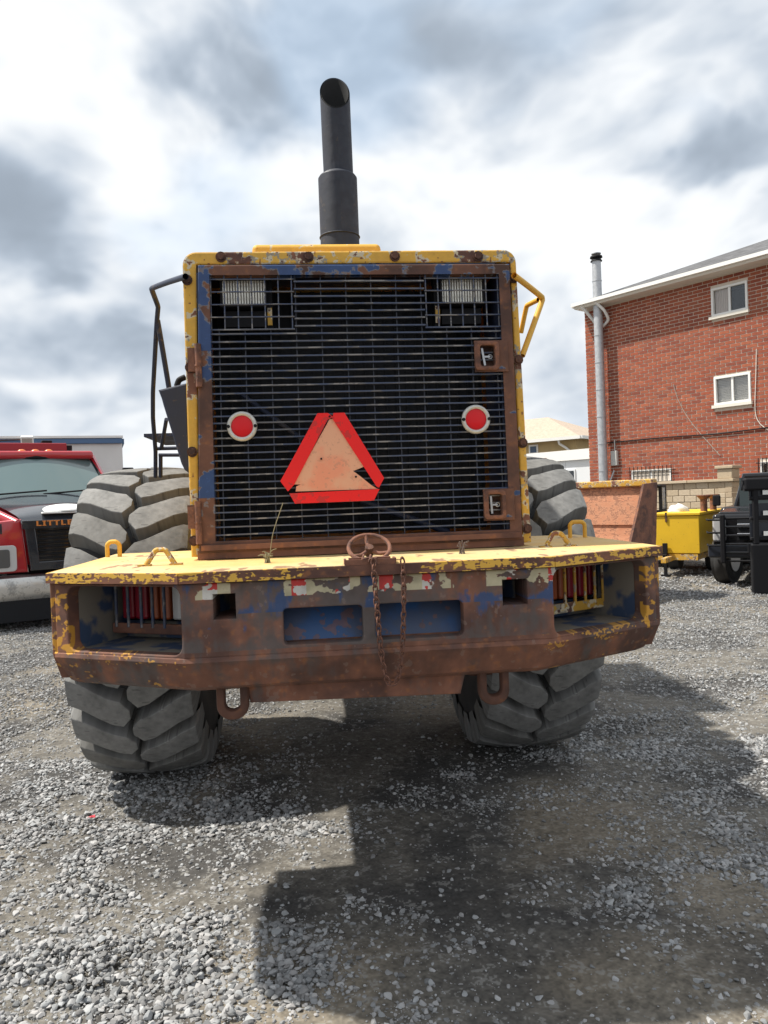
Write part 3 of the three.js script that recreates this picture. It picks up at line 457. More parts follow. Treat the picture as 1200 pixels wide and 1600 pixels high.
  // ---- door hinges on the left
  for (const [v0, v1] of [[538, 605], [783, 850]]) { const a = lp(309, v0, DZ), b = lp(312, v1, DZ); mk('hinge', [cyl(0.011, 0.011, a.y - b.y, (a.x + b.x) / 2, (a.y + b.y) / 2, DZ + 0.006, 0, 0, 0, 12), box(0.045, (a.y - b.y) * 0.55, 0.006, (a.x + b.x) / 2 - 0.012, (a.y + b.y) / 2 + 0.02, DZ + 0.004), cyl(0.013, 0.013, 0.006, (a.x + b.x) / 2, (a.y + b.y) / 2, DZ + 0.006, 0, 0, 0, 12)], M.rust, L, { s: 0.3 }); }
  // ---- exhaust stack
  const XZ = -0.95, c0 = lp(531.5, 385, XZ), s1 = lp(529.5, 283, XZ), rl = 29.5 / FOC * 3.22, ru = 22.5 / FOC * 3.22, t1 = lp(523, 150, XZ);
  const st = sub('exhaust_stack', L);
  const slope = (t1.x - c0.x) / (t1.y - c0.y);
  const sl = new THREE.LatheGeometry([[rl, 0], [rl, s1.y - c0.y + 0.12 - 0.012], [rl - 0.006, s1.y - c0.y + 0.12 - 0.003], [rl - 0.016, s1.y - c0.y + 0.12 + 0.004], [ru, s1.y - c0.y + 0.12 + 0.006]].map(p => new THREE.Vector2(...p)), 40);
  sl.translate(c0.x, c0.y - 0.10, XZ);
  mk('muffler_sleeve', [sl, tor(rl + 0.001, 0.003, c0.x, c0.y + 0.035, XZ, Math.PI / 2, 0, 0, 40, 6)], M.stack, st);
  // upper pipe, slash cut so that the mouth faces the rear
  const yT = lp(523, 113, XZ).y, yB = s1.y - 0.05, cut = 0.185;
  const slash = (r, open) => { const g = new THREE.CylinderGeometry(r, r, 1, 40, 12, true), p = g.attributes.position; for (let i = 0; i < p.count; i++) { const t = p.getY(i) + 0.5, z = p.getZ(i), x = p.getX(i); const h = yT - yB - cut * (0.5 + 0.5 * z / ru); const y = t * h, k = t * t; p.setXYZ(i, x + lerp(s1.x, t1.x, t * 1.05), yB + y, z + XZ + 0.02 * k); } g.computeVertexNormals(); return g; };
  mk('pipe', [slash(ru)], M.stack, st, { crease: 0.6 }); mk('pipe_inside', [slash(ru - 0.005), cyl(ru - 0.005, ru - 0.005, 0.004, lerp(s1.x, t1.x, 0.5), lerp(yB, yT, 0.55), XZ, 0, 0, 0, 24)], M.sootShade, st);
  mk('clamp', [tor(ru + 0.002, 0.004, s1.x, s1.y + 0.012, XZ, Math.PI / 2, 0, 0, 32, 6)], M.stack, st);
}
// ---------------------------------------------------------------- hand rails and side box
{
  const Z = (u, v, z) => lp(u, v, z);
  mk('handrail', [tube([Z(290, 432, -0.40), Z(262, 441, -0.65), Z(237, 451, -0.95), Z(247, 479, -1.1), Z(245, 503, -1.15), Z(239, 612, -1.4), Z(239, 653, -1.5), Z(243, 705, -1.7), Z(243, 745, -1.8)], 0.0105, 10, 90, 0.08),
    tube([Z(246, 500, -1.15), Z(255, 552, -1.2), Z(264, 606, -1.25)], 0.0115, 10, 20), bar(Z(260, 655, -1.5), Z(252, 701, -1.7), 0.0095), bar(Z(244, 701, -1.7), Z(285, 700, -1.7), 0.0095), bar(Z(248, 711, -1.72), Z(288, 711, -1.72), 0.009), bar(Z(251, 710, -1.72), Z(251, 745, -1.78), 0.0105)], M.navy, L, { label: 'dark blue tubular handrail' });
  mk('handrail', [tube([Z(803, 430, -0.40), Z(848, 466, -0.62), Z(816, 556, -0.5)], 0.0105, 10, 40, 0.05), tube([Z(842, 468, -0.62), Z(823, 478, -0.75), Z(814, 520, -0.8)], 0.0095, 10, 30, 0.1)], M.yellowClean, L, { label: 'bent yellow handrail' });
  const b = [[247, 609], [292, 598], [296, 740], [288, 734], [283, 724], [255, 633], [252, 622]].map(([u, v]) => { const p = lp(u, v, -0.9); return [p.x, p.y]; });
  mk('battery_box', [ext(poly(b), 0.5, -1.4, 0.008)], M.navy, L, { label: 'dark navy tapered side box' });
  mk('box_hose', [tube([Z(276, 604, -0.95), Z(280, 594, -0.95), Z(290, 589, -0.95)], 0.012, 8, 16, 0.4)], M.black, L);
}
// ---------------------------------------------------------------- chassis, axle, cab, front frame (mostly behind the hood)
mk('rear_frame', [box(0.10, 0.40, 2.6, -0.40, 1.05, -2.0), box(0.10, 0.40, 2.6, 0.40, 1.05, -2.0), box(0.9, 0.35, 1.2, 0, 0.95, -3.2)], M.rust, L);
mk('rear_axle', [cyl(0.15, 0.15, 1.9, 0, 0.86, -2.42, 0, 0, Math.PI / 2, 20), place(new THREE.SphereGeometry(0.27, 20, 14), 0, 0.86, -2.42)], M.rust, L);
mk('front_frame', [box(0.8, 0.5, 2.0, 0, 1.0, -5.0), cyl(0.15, 0.15, 1.9, 0, 0.86, -5.5, 0, 0, Math.PI / 2, 20)], M.yellow, L);
for (const s of [-1, 1]) mk('rear_fender', [box(0.55, 0.02, 0.7, s * 0.90, 1.95, -3.0), box(0.02, 0.5, 0.7, s * 0.64, 1.7, -3.0)], M.navy, L);
{ const cab = sub('cab', L); const post = (x, z) => box(0.09, 1.10, 0.09, x, 2.50, z);
  mk('frame', [post(-0.72, -3.15), post(0.72, -3.15), post(-0.72, -4.5), post(0.72, -4.5), box(1.55, 0.14, 1.55, 0, 3.07, -3.85), box(1.50, 0.5, 1.45, 0, 1.75, -3.82)], M.yellow, cab);
  for (const [w, x, z, r] of [[1.34, 0, -3.15, 0], [1.34, 0, -4.5, 0], [1.25, -0.72, -3.82, Math.PI / 2], [1.25, 0.72, -3.82, Math.PI / 2]]) mk('window', [box(w, 1.0, 0.008, x, 2.5, z, 0, r, 0)], M.cabGlass || (M.cabGlass = new THREE.MeshPhysicalMaterial({ color: new THREE.Color().setRGB(0.02, 0.03, 0.03), roughness: 0.05 })), cab);
  mk('seat', [rbox(0.5, 0.12, 0.5, 0.04, 0, 2.15, -3.8), rbox(0.5, 0.6, 0.12, 0.04, 0, 2.45, -3.55)], M.black, cab); }
for (const s of [-1, 1]) mk('lift_arm', [ext(poly([[4.4, 1.9], [5.2, 1.75], [6.9, 0.65], [6.7, 0.5], [5.0, 1.35], [4.4, 1.55]]), 0.09, -0.045, 0.01)].map(g => { g.rotateY(Math.PI / 2); g.translate(s * 0.42, 0, 0); return g; }), M.yellow, L);
mk('bucket', [box(2.7, 0.05, 1.2, 0, 0.06, -7.5), box(2.7, 1.1, 0.05, 0, 0.60, -6.92), box(0.04, 1.0, 1.1, -1.33, 0.52, -7.45), box(0.04, 1.0, 1.1, 1.33, 0.52, -7.45)], M.rust, L);

// ---------------------------------------------------------------- wheels with heavy rock tread
const TR = 0.875, WS = 0.78;         // tyre radius, width scale
function lugGeo(s) {         // one tread block; arc position grows upward at the rear of the tyre; s = side
  const st = [[0.00, 0.035], [0.052, 0.104], [0.12, 0.107], [0.20, 0.104], [0.28, 0.102], [0.345, 0.102], [0.378, 0.100], [0.392, 0.096], [0.400, 0.086]]; // [w, half arc length]
  const P = [], I = [], depth = 0.118;
  st.forEach(([w, hh], k) => { const h = hh * 0.735;
    const t = w / 0.40, off = 0.125 * sst(0.10, 0.95, t) - 0.01, crown = TR - 0.030 * (w / 0.375) ** 2 - (k === 6 ? 0.008 : k === 7 ? 0.045 : k === 8 ? 0.12 : 0), base = Math.min(TR - depth - 0.02 * t, crown - 0.03) - (k >= 7 ? 0.02 : 0);
    const bev = 0.0035;
    for (const [a, r] of [[-h - 0.008, base], [-h, crown - bev], [-h + bev, crown], [0, crown + 0.003], [h - bev, crown], [h, crown - bev], [h + 0.008, base]]) { const th = (off + a) / TR; P.push(s * w * WS, r * Math.sin(th), r * Math.cos(th)); }
  });
  const n = 7; for (let k = 0; k < st.length - 1; k++) for (let j = 0; j < n - 1; j++) { const a = k * n + j, b = a + n; if (s > 0) I.push(a, b, a + 1, a + 1, b, b + 1); else I.push(a, a + 1, b, a + 1, b + 1, b); }
  for (const k of [0, st.length - 1]) for (let j = 1; j < n - 1; j++) I.push(k * n, k * n + j, k * n + j + 1);
  let g = new THREE.BufferGeometry(); g.setAttribute('position', new THREE.Float32BufferAttribute(P, 3)); g.setIndex(I); g = g.toNonIndexed(); g.computeVertexNormals(); g.setAttribute('uv', new THREE.BufferAttribute(new Float32Array(g.attributes.position.count * 2), 2));
  g = toCreasedNormals(g, 0.32);
  const p = g.attributes.position, uv = g.attributes.uv; for (let i = 0; i < p.count; i++) uv.setXY(i, p.getX(i) / 0.6, p.getY(i) / 0.6);
  return g;
}
const lugL = lugGeo(-1), lugR = lugGeo(1), NL = 24;
const rubberVar = [M.rubber, M.rubber.clone(), M.rubber.clone()]; rubberVar[1].color.setRGB(0.88, 0.88, 0.88); rubberVar[2].color.setRGB(0.80, 0.79, 0.77);
function makeWheel(x, z, phase) {
  const w = sub('wheel', L); w.position.set(x, TR - 0.012, z);
  const prof = [[0.30, -0.28], [0.36, -0.31], [0.46, -0.375], [0.58, -0.395], [0.70, -0.375], [0.740, -0.345], [0.755, -0.26], [0.765, 0], [0.755, 0.26], [0.740, 0.345], [0.70, 0.375], [0.58, 0.395], [0.46, 0.375], [0.36, 0.31], [0.30, 0.28]].map(p => new THREE.Vector2(p[0], p[1] * WS));
  const lg = new THREE.LatheGeometry(prof, 64); lg.rotateZ(-Math.PI / 2);
  mk('tyre', [lg], M.rubberDark, w);
  const rim = new THREE.LatheGeometry([[0, 0.05], [0.12, 0.06], [0.13, 0.12], [0.2, 0.12], [0.21, 0.02], [0.30, 0.10], [0.34, 0.27], [0.345, 0.29], [0.33, 0.29], [0.3, 0.1]].map(p => new THREE.Vector2(...p)), 40); rim.rotateZ(x < 0 ? Math.PI / 2 : -Math.PI / 2);
  mk('rim', [rim], M.yellow, w);
  for (let k = 0; k < NL; k++) for (const [s, g] of [[-1, lugL], [1, lugR]]) {
    const m = share('tread_block', g, rubberVar[(k * 7 + (s > 0 ? 1 : 0)) % 3], w);
    m.rotation.x = -((k + (s > 0 ? 0.5 : 0)) / NL * Math.PI * 2 + phase);
  }
}
makeWheel(-1.085, -2.43, 0.10); makeWheel(1.02, -2.45, 0.02); makeWheel(-1.06, -5.5, 0.3); makeWheel(1.04, -5.5, 0.2);

// ---------------------------------------------------------------- hand wheel and tray on the deck edge
{
  const Z = -0.10, c = lp(577, 857, Z), rx = 31 / FOC * 2.4, tilt = -0.95; const hw = sub('hand_wheel', L);
  const rim = tor(rx, 0.0065, 0, 0, 0, 0, 0, 0, 40, 8); const sp = []; for (let k = 0; k < 3; k++) { const a = Math.PI / 2 + k * Math.PI * 2 / 3 + 0.1; sp.push(tube([V(0, 0, -0.008), V(Math.cos(a) * rx * 0.5, Math.sin(a) * rx * 0.5, -0.012), V(Math.cos(a) * rx, Math.sin(a) * rx, 0)], 0.006, 8, 12, 0.4)); }
  const all = [rim, ...sp, cyl(0.013, 0.013, 0.03, 0, 0, -0.01, Math.PI / 2, 0, 0, 12)];
  for (const g of all) { g.rotateX(tilt); g.translate(c.x, c.y + 0.002, Z); }
  mk('rim', [all[0]], M.rust, hw, { s: 0.3 }); for (const g of all.slice(1, 4)) mk('spoke', [g], M.rust, hw, { s: 0.3 }); mk('hub', [all[4], cyl(0.01, 0.01, 0.06, c.x, c.y - 0.03, Z - 0.01, 0, 0, 0, 10)], M.rustDark, hw, { s: 0.3 });
  const a = lp(540, 882, 0.01), b = lp(618, 880, 0.01); const cx = (a.x + b.x) / 2, w = b.x - a.x;
  mk('pin_tray', [box(w, 0.006, 0.05, cx, TOP + 0.004, -0.022), box(w, 0.016, 0.006, cx, TOP + 0.006, 0.006), box(0.006, 0.016, 0.05, cx - w / 2, TOP + 0.007, -0.02), box(0.006, 0.016, 0.05, cx + w / 2, TOP + 0.007, -0.02), box(w * 0.85, 0.01, 0.016, cx, TOP + 0.012, -0.03)], M.rust, L, { s: 0.4 });
}
// ---------------------------------------------------------------- rusty chain hung over the lip
{
  const ch = thing('tow_chain', 'rusty hanging chain looped over the front edge of the loader deck', 'chain', [-0.045, 0, -2.205], YAW);
  const zc = 0.026, w = (u, v) => { const p = lp(u, v, zc); return V(p.x, p.y, zc); };
  const pts = [w(584, 879), w(586, 915), w(590, 960), w(594, 1005), w(599, 1040), w(606, 1064), w(614, 1068), w(622, 1058), w(628, 1020), w(630, 980), w(631, 930), w(630, 885), w(629, 878)];
  const cv = new THREE.CatmullRomCurve3(pts, false, 'catmullrom', 0.5), len = cv.getLength(), pitch = 0.0185, n = Math.floor(len / pitch);
  const ring = tor(0.0080, 0.0028, 0, 0, 0, 0, 0, 0, 12, 6); ring.scale(0.9, 1.55, 1);
  const ub = boxUV(merge(ring), 0.1);
  const R = rng(9);
  for (let i = 0; i <= n; i++) { const t = i / n, p = cv.getPointAt(t), d = cv.getTangentAt(t); const m = share('link', ub, M.rust, ch); m.position.copy(p); TQ.setFromUnitVectors(V(0, 1, 0), d); m.quaternion.copy(TQ); m.rotateY((i % 2) * Math.PI / 2 + 0.5 + (R() - 0.5) * 0.5); }
  // short tail of the same chain lying over the tray edge
  for (let i = 0; i < 4; i++) { const m = share('link', ub, M.rust, ch); const p = w(584 - i * 2, 877); m.position.set(p.x - i * 0.006, TOP + 0.016, 0.012 - i * 0.008); m.rotation.set(Math.PI / 2, i % 2 * 1.2, 0.6); }
}
// ---------------------------------------------------------------- weeds growing on the deck
function weed(u, v, Z, h, n, label, seed, col) {
  const p = lp(u, v, Z), R = rng(seed), wp = V(p.x, TOP, Z).applyMatrix4(L.matrixWorld), t = thing('dry_weed', label, 'weed', [wp.x, wp.y, wp.z], YAW, 'weeds on the loader deck');
  for (let i = 0; i < n; i++) { const a = R() * 6.28, l = h * (0.4 + 0.6 * R()), o = l * (0.3 + 0.7 * R()); mk('stem', [tube([V((R() - 0.5) * 0.02, 0, (R() - 0.5) * 0.02), V(Math.cos(a) * o * 0.4, l * 0.8, Math.sin(a) * o * 0.3), V(Math.cos(a) * o, l * (0.5 + 0.5 * R()), Math.sin(a) * o * 0.5)], 0.0012, 4, 8, 0.5)], col, t); }
  return t;
}
{ const c = plain(0.24, 0.21, 0.12, 0.9), d = plain(0.13, 0.10, 0.09, 0.9);
  const w1 = weed(418, 878, -0.20, 0.045, 22, 'dry straw coloured weed tuft with one tall stalk on the deck', 3, c);
  mk('stalk', [tube([V(0.005, 0, 0), V(0.02, 0.09, 0), V(0.055, 0.185, 0)], 0.0011, 4, 12, 0.4)], c, w1);
  const w2 = weed(722, 863, -0.22, 0.05, 14, 'brown spiky dead weed clump against the grille door', 8, d); }

// ================================================================ BRICK HOUSE
const fontB = await new FontLoader().loadAsync('fonts/droid/droid_sans_bold.typeface.json');
function letters(txt, size, depth) { const g = new TextGeometry(txt, { font: fontB, size, depth, curveSegments: 3, bevelEnabled: false }); g.computeBoundingBox(); g.translate(-(g.boundingBox.min.x + g.boundingBox.max.x) / 2, -g.boundingBox.min.y, 0); return g; }
M.mortar = surf(256, 256, (u, v) => { const n = fbm(u * 32, v * 32, 4, 32); const k = 0.54 + 0.2 * n; return [k, k * 0.88, k * 0.74, 0.9, n]; }, { bump: 0.002 });
const brickTone = [[0.325, 0.085, 0.041], [0.285, 0.072, 0.037], [0.36, 0.102, 0.050], [0.245, 0.062, 0.035], [0.33, 0.080, 0.038], [0.30, 0.088, 0.047]];
M.brickMaps = surf(256, 256, (u, v) => { const n = fbm(u * 16, v * 16, 4, 16); const k = 0.78 + 0.4 * n; return [k, k, k, 0.9, n]; }, { bump: 0.002 });
M.bricks = brickTone.map(c => { const m = M.brickMaps.clone(); m.color.setRGB(...c); return m; });
M.block = [[0.44, 0.35, 0.24], [0.40, 0.31, 0.21], [0.48, 0.39, 0.28]].map(c => { const m = M.brickMaps.clone(); m.color.setRGB(...c); return m; });
M.trim = plain(0.72, 0.68, 0.60, 0.6); M.trimWhite = plain(0.78, 0.77, 0.74, 0.55);
M.shingle = surf(512, 512, (u, v) => { const row = Math.floor(v * 16), x = u * 12 + (row % 2) * 0.5, t = LAT[(row * 37 + Math.floor(x) * 11) & 65535], n = fbm(u * 64, v * 64, 3, 64), e = (v * 16 % 1) < 0.14 ? 0.55 : 1; const k = (0.05 + 0.06 * t + 0.05 * n) * e; return [k, k, k * 1.05, 0.95, n]; }, { bump: 0.003 });
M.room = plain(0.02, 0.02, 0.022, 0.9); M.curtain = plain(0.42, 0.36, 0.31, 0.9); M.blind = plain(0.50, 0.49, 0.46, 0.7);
{
  const C = atDepth(922, 757, 27), HA = -52.2 * Math.PI / 180;
  const H = thing('brick_house', 'two storey red brick house with white sliding windows and shingled hip roof', 'house', [C.x, 0, C.z], HA);
  const hp = (u, v, z = 0) => onLocal(H, u, v, z);
  const yc = hp(925, 758).y, ye = hp(926, 483).y, len = 10;
  const win = [[1111, 1169, 452, 485], [1115.5, 1174, 590, 628], [987, 1049.5, 736, 752], [1188, 1250, 722, 738]].map(([u0, u1, v0, v1], i) => { const a = hp(u0, v0), b = hp(u1, v1), c = hp(u0, v0 + (i < 2 ? 44 : 20)); return { x0: a.x, x1: b.x, y1: a.y, y0: c.y, i }; });
  const holes = win.map(w => [[w.x0, w.y0], [w.x1, w.y0], [w.x1, w.y1], [w.x0, w.y1]]);
  mk('mortar_wall', [ext(poly([[0, yc], [len, yc], [len, ye], [0, ye]], holes), 0.22, -0.23), box(0.22, ye, 8.5, 0.11, ye / 2, -4.5), box(0.22, ye, 8.5, len - 0.11, ye / 2, -4.5)], M.mortar, H, { s: 0.5 });
  // bricks
  const ch = 0.108, bl = 0.325, jt = 0.026, R = rng(21), list = [];
  const bg = boxUV(merge(box(bl - jt, ch - jt * 0.85, 0.03, 0, 0, 0)), 0.5), bh = boxUV(merge(box(bl / 2 - jt, ch - jt, 0.03, 0, 0, 0)), 0.5, 0.3, 0.2);
  for (let r = 0; yc + (r + 1) * ch < ye + 0.02; r++) { const y = yc + (r + 0.5) * ch; let x = 0;
    const first = r % 2 ? bl / 2 : bl; let k = 0;
    while (x < len - 0.05) { const l = (k === 0 && r % 2) ? bl / 2 : bl; const cx = x + l / 2; k++; x += l;
      let cut = null; for (const w of win) if (y + ch * 0.4 > w.y0 - 0.09 && y - ch * 0.4 < w.y1 + 0.02 && cx + l / 2 > w.x0 - 0.03 && cx - l / 2 < w.x1 + 0.03) { if (cx - l / 2 < w.x0 - 0.05 && cx < w.x0 + 0.1) cut = [cx - l / 2, w.x0 - 0.012]; else if (cx + l / 2 > w.x1 + 0.05 && cx > w.x1 - 0.1) cut = [w.x1 + 0.012, cx + l / 2]; else cut = 'none'; break; }
      if (cut === 'none') continue;
      let px = cx, sc = l / bl; if (cut) { px = (cut[0] + cut[1]) / 2; sc = (cut[1] - cut[0]) / bl; }
      const wpos = V(px, y, 0).applyMatrix4(H.matrixWorld), d = wpos.clone().sub(camera.position), c = d.clone().applyQuaternion(camQi), u = 600 - c.x / c.z * FOC, v = 800 + c.y / c.z * FOC;
      list.push({ x: px, y, sc, z: -0.0125 + R() * 0.004, t: Math.floor(R() * 6), d: d.length(), vis: u < 1200 && v > 395 && v < 760 && u > 948, g: 0.9 + R() * 0.2 }); } }
  const vis = list.filter(b => b.vis).sort((a, b) => a.d - b.d), own = new Set(vis.slice(0, 300));
  for (const b of own) { const m = share('brick', bg, M.bricks[b.t], H); m.position.set(b.x, b.y, b.z); m.scale.x = b.sc; }
  const rest = list.filter(b => !own.has(b)), im = new THREE.InstancedMesh(bg, M.brickMaps, rest.length), mm = new THREE.Matrix4(), cc = new THREE.Color();
  rest.forEach((b, i) => { mm.makeScale(b.sc, 1, 1).setPosition(b.x, b.y, b.z); im.setMatrixAt(i, mm); const t = brickTone[b.t]; im.setColorAt(i, cc.setRGB(t[0] * b.g, t[1] * b.g, t[2] * b.g)); });
  im.name = 'bricks'; im.userData.kind = 'stuff'; im.castShadow = im.receiveShadow = true; H.add(im);
  // foundation blocks and coping
  mk('foundation', [box(len, yc - 0.06, 0.3, len / 2, (yc - 0.06) / 2, -0.16)], M.mortar, H, { s: 0.5 });
  const fb = boxUV(merge(rbox(0.385, 0.185, 0.05, 0.012, 0, 0, 0)), 0.5);
  for (let r = 0; r < 9; r++) for (let k = 0; k < 25; k++) { const x = (k + (r % 2 ? 0.5 : 0.0)) * 0.4 + 0.2, y = yc - 0.17 - r * 0.2; if (x > len - 0.2 || y < 0.05) continue; const m = share('block', fb, M.block[Math.floor(R() * 3)], H); m.position.set(x, y, 0.012 + R() * 0.012); }
  for (let k = 0; k < 8; k++) { const m = mk('coping_stone', [rbox(1.235, 0.085, 0.20, 0.012, 0.625 + k * 1.25, yc - 0.03, 0.03)], M.block[k % 3], H, { s: 0.5 }); }
  // windows
  for (const w of win) {
    const g = sub('window', H), cx = (w.x0 + w.x1) / 2, cy = (w.y0 + w.y1) / 2, W = w.x1 - w.x0, h = w.y1 - w.y0, up = w.i < 2, f = up ? 0.065 : 0.05;
    mk('frame', ext(poly([[w.x0, w.y0], [w.x1, w.y0], [w.x1, w.y1], [w.x0, w.y1]], [[[w.x0 + f, w.y0 + f], [w.x1 - f, w.y0 + f], [w.x1 - f, w.y1 - f], [w.x0 + f, w.y1 - f]]]), 0.10, -0.07, 0.006), M.trimWhite, g);
    mk('mullion', [box(0.06, h - 2 * f, 0.05, cx, cy, -0.03)], M.trimWhite, g);
    for (const s of [-1, 1]) mk('pane', [box(W / 2 - f - 0.03, h - 2 * f, 0.004, cx + s * (W / 4 - f / 2 + 0.012), cy, -0.045)], M.glass, g);
    if (up) mk('sill', [box(W + 0.10, 0.09, 0.14, cx, w.y0 - 0.047, 0.035)], M.trim, g);
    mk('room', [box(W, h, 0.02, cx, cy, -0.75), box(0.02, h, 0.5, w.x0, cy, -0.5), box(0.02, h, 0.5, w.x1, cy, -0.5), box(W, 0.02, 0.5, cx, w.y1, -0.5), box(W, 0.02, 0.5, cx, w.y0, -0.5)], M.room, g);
    if (w.i === 0) { const fo = []; for (let k = 0; k < 9; k++) fo.push(cyl(0.028, 0.03, h - 0.12, w.x0 + f + 0.025 + k * (W / 2 - f) / 9, cy, -0.11, 0, 0, 0, 8)); mk('curtain', fo, M.curtain, g); }
    if (w.i === 1) for (let k = 0; k < 15; k++) mk('blind_slat', [box(W - 0.14, 0.045, 0.006, cx, w.y0 + 0.09 + k * (h - 0.14) / 15, -0.10, 0.6)], M.blind, g);
    if (!up) { const n = 11; for (let k = 0; k < n; k++) mk('security_bar', [bar(V(w.x0 - 0.03 + (W + 0.06) * k / (n - 1), w.y0 - 0.05, 0.06), V(w.x0 - 0.03 + (W + 0.06) * k / (n - 1), w.y1 + 0.12, 0.06), 0.012, 6)], M.black, g); mk('security_rail', [bar(V(w.x0 - 0.1, w.y1 - 0.03, 0.06), V(w.x1 + 0.2, w.y1 - 0.03, 0.06), 0.012, 6), bar(V(w.x0 - 0.1, w.y0 + 0.04, 0.06), V(w.x1 + 0.1, w.y0 + 0.04, 0.06), 0.012, 6)], M.black, g); mk('curtain', [box(W * 0.9, h * 0.9, 0.01, cx, cy, -0.2)], M.curtain, g); }
  }
  // eaves, gutter, roof
  const oh = 0.55, rz = -4.5, rh = 1.92, X0 = 0.0, X1 = len + oh;
  mk('soffit', [box(X1 - X0, 0.03, oh + 0.3, (X0 + X1) / 2, ye + 0.0, oh / 2 - 0.15), box(0.3, 0.03, 9.0, X0 + 0.15, ye + 0.002, -4.7)], M.trim, H);
  mk('fascia', [box(X1 - X0, 0.16, 0.03, (X0 + X1) / 2, ye + 0.09, oh), box(0.03, 0.16, 9.9, X0, ye + 0.09, -4.4)], M.trim, H);
  mk('gutter', [box(X1 - X0 + 0.1, 0.11, 0.11, (X0 + X1) / 2, ye + 0.12, oh + 0.07), box(0.11, 0.11, 9.9, X0 - 0.07, ye + 0.12, -4.4)], M.trimWhite, H);
  const rg = new THREE.BufferGeometry(), e0 = ye + 0.18, A = [X0 - 0.02, e0, oh + 0.02], B = [X1, e0, oh + 0.02], Cc = [X1 - 5, e0 + rh, rz], D = [X0 + 4.9, e0 + rh, rz], F = [X0 - 0.02, e0, -9.2], G = [X1, e0, -9.2];
  rg.setAttribute('position', new THREE.Float32BufferAttribute([...A, ...B, ...Cc, ...A, ...Cc, ...D, ...A, ...D, ...F, ...F, ...D, ...Cc, ...F, ...Cc, ...G, ...B, ...G, ...Cc], 3)); rg.computeVertexNormals();
  { const p = rg.attributes.position, uv = []; for (let i = 0; i < p.count; i++) uv.push(p.getX(i) / 3.2, p.getZ(i) / 3.2); rg.setAttribute('uv', new THREE.Float32BufferAttribute(uv, 2)); }
  mk('roof', rg, M.shingle, H, { keepUV: true });
  // downspouts
  const dx = hp(934, 600, 0.1).x;
  mk('downspout', [tube([V(dx - 0.25, ye + 0.08, oh + 0.02), V(dx - 0.12, ye - 0.25, 0.3), V(dx, ye - 0.55, 0.10), V(dx, ye - 1, 0.10), V(dx, yc, 0.10), V(dx, 0.3, 0.12)], 0.055, 8, 60, 0.15)], M.trimWhite, H);
  const d2 = hp(950, 500, 0.1); mk('downspout', [tube([V(d2.x - 0.15, ye + 0.05, oh), V(d2.x + 0.06, ye - 0.25, 0.38), V(d2.x + 0.03, ye - 0.55, 0.14), V(d2.x - 0.45, ye - 0.85, 0.12)], 0.05, 8, 40, 0.3)], M.trimWhite, H);
  // meter box and cables
  const mb = hp(962.5, 716); mk('meter_box', [rbox(0.24, 0.5, 0.12, 0.02, mb.x, mb.y, 0.08), bar(V(mb.x, mb.y + 0.25, 0.05), V(mb.x, mb.y + 0.62, 0.05), 0.022)], M.blind, H);
  const cab = [[948, 692], [1000, 687], [1060, 682], [1120, 678], [1200, 668]].map(([u, v]) => hp(u, v, 0.04)); mk('cable', [tube(cab, 0.022, 6, 40, 0.5)], M.black, H, { label: 'black cable strung along the brick wall' });
  const c2 = [[1052, 600], [1060, 625], [1080, 660], [1125, 712]].map(([u, v]) => hp(u, v, 0.03)); mk('cable', [tube(c2, 0.010, 5, 40, 0.5)], M.curtain, H, { label: 'thin pale cable running down the brick wall' });
  const c3 = [[1182, 545], [1181, 590], [1180, 640], [1186, 660], [1200, 672]].map(([u, v]) => hp(u, v, 0.03)); mk('cable', [tube(c3, 0.012, 5, 40, 0.5)], M.trim, H, { label: 'pale drooping cable beside the lower window' });
  // tall flue pipe standing against the corner
  const pz = 0.32, pt = hp(940.5, 398, pz), pb = hp(943, 752, pz), pr = 6.6 / FOC * 27.2;
  const wp = V(pb.x, 0, pz).applyMatrix4(H.matrixWorld);
  const P = thing('flue_pipe', 'tall galvanised flue pipe with black cap on the corner of the brick house', 'flue pipe', [wp.x, 0, wp.z], HA);
  mk('pipe', [cyl(pr, pr, pt.y - pb.y - 0.12, 0, (pt.y + pb.y) / 2 - 0.06, 0, 0, 0, 0, 24)], M.galv, P);
  for (let k = 0; k < 9; k++) mk('band', [cyl(pr + 0.012, pr + 0.012, 0.03, 0, pb.y + 0.35 + k * 0.92, 0, 0, 0, 0, 24)], M.galv, P);
  mk('cap', [cyl(pr + 0.06, pr + 0.05, 0.05, 0, pt.y - 0.02, 0), cyl(pr * 0.8, pr * 0.8, 0.16, 0, pt.y - 0.08, 0), cyl(pr + 0.05, pr + 0.02, 0.05, 0, pt.y - 0.14, 0)], M.black, P);
  mk('support', [box(0.4, 0.06, 0.4, 0, pb.y - 0.03, -0.05), bar(V(0.18, pb.y - 0.03, -0.1), V(0.3, pb.y + 0.35, -0.2), 0.03), cyl(0.07, 0.07, pb.y - 0.05, 0, (pb.y - 0.05) / 2, 0)], M.galv, P);
  // stone pier in front of the foundation
  const sp = hp(1139, 770, 1.0), w2 = V(sp.x, 0, 1.0).applyMatrix4(H.matrixWorld), S = thing('stone_pier', 'weathered stone gate pier with stepped cap beside the block foundation', 'pier', [w2.x, 0, w2.z], HA), ty = hp(1139, 727, 1.0).y;
  for (let r = 0; r < 11; r++) for (const s of [-1, 1]) { const y = 0.09 + r * ((ty - 0.5) / 11); mk('stone', [rbox((r + s) % 3 ? 0.20 : 0.19, (ty - 0.5) / 11 - 0.012, 0.40, 0.012, s * 0.102 + (R() - 0.5) * 0.012, y, (R() - 0.5) * 0.02)], M.block[Math.floor(R() * 3)], S, { s: 0.5, ox: R() }); }
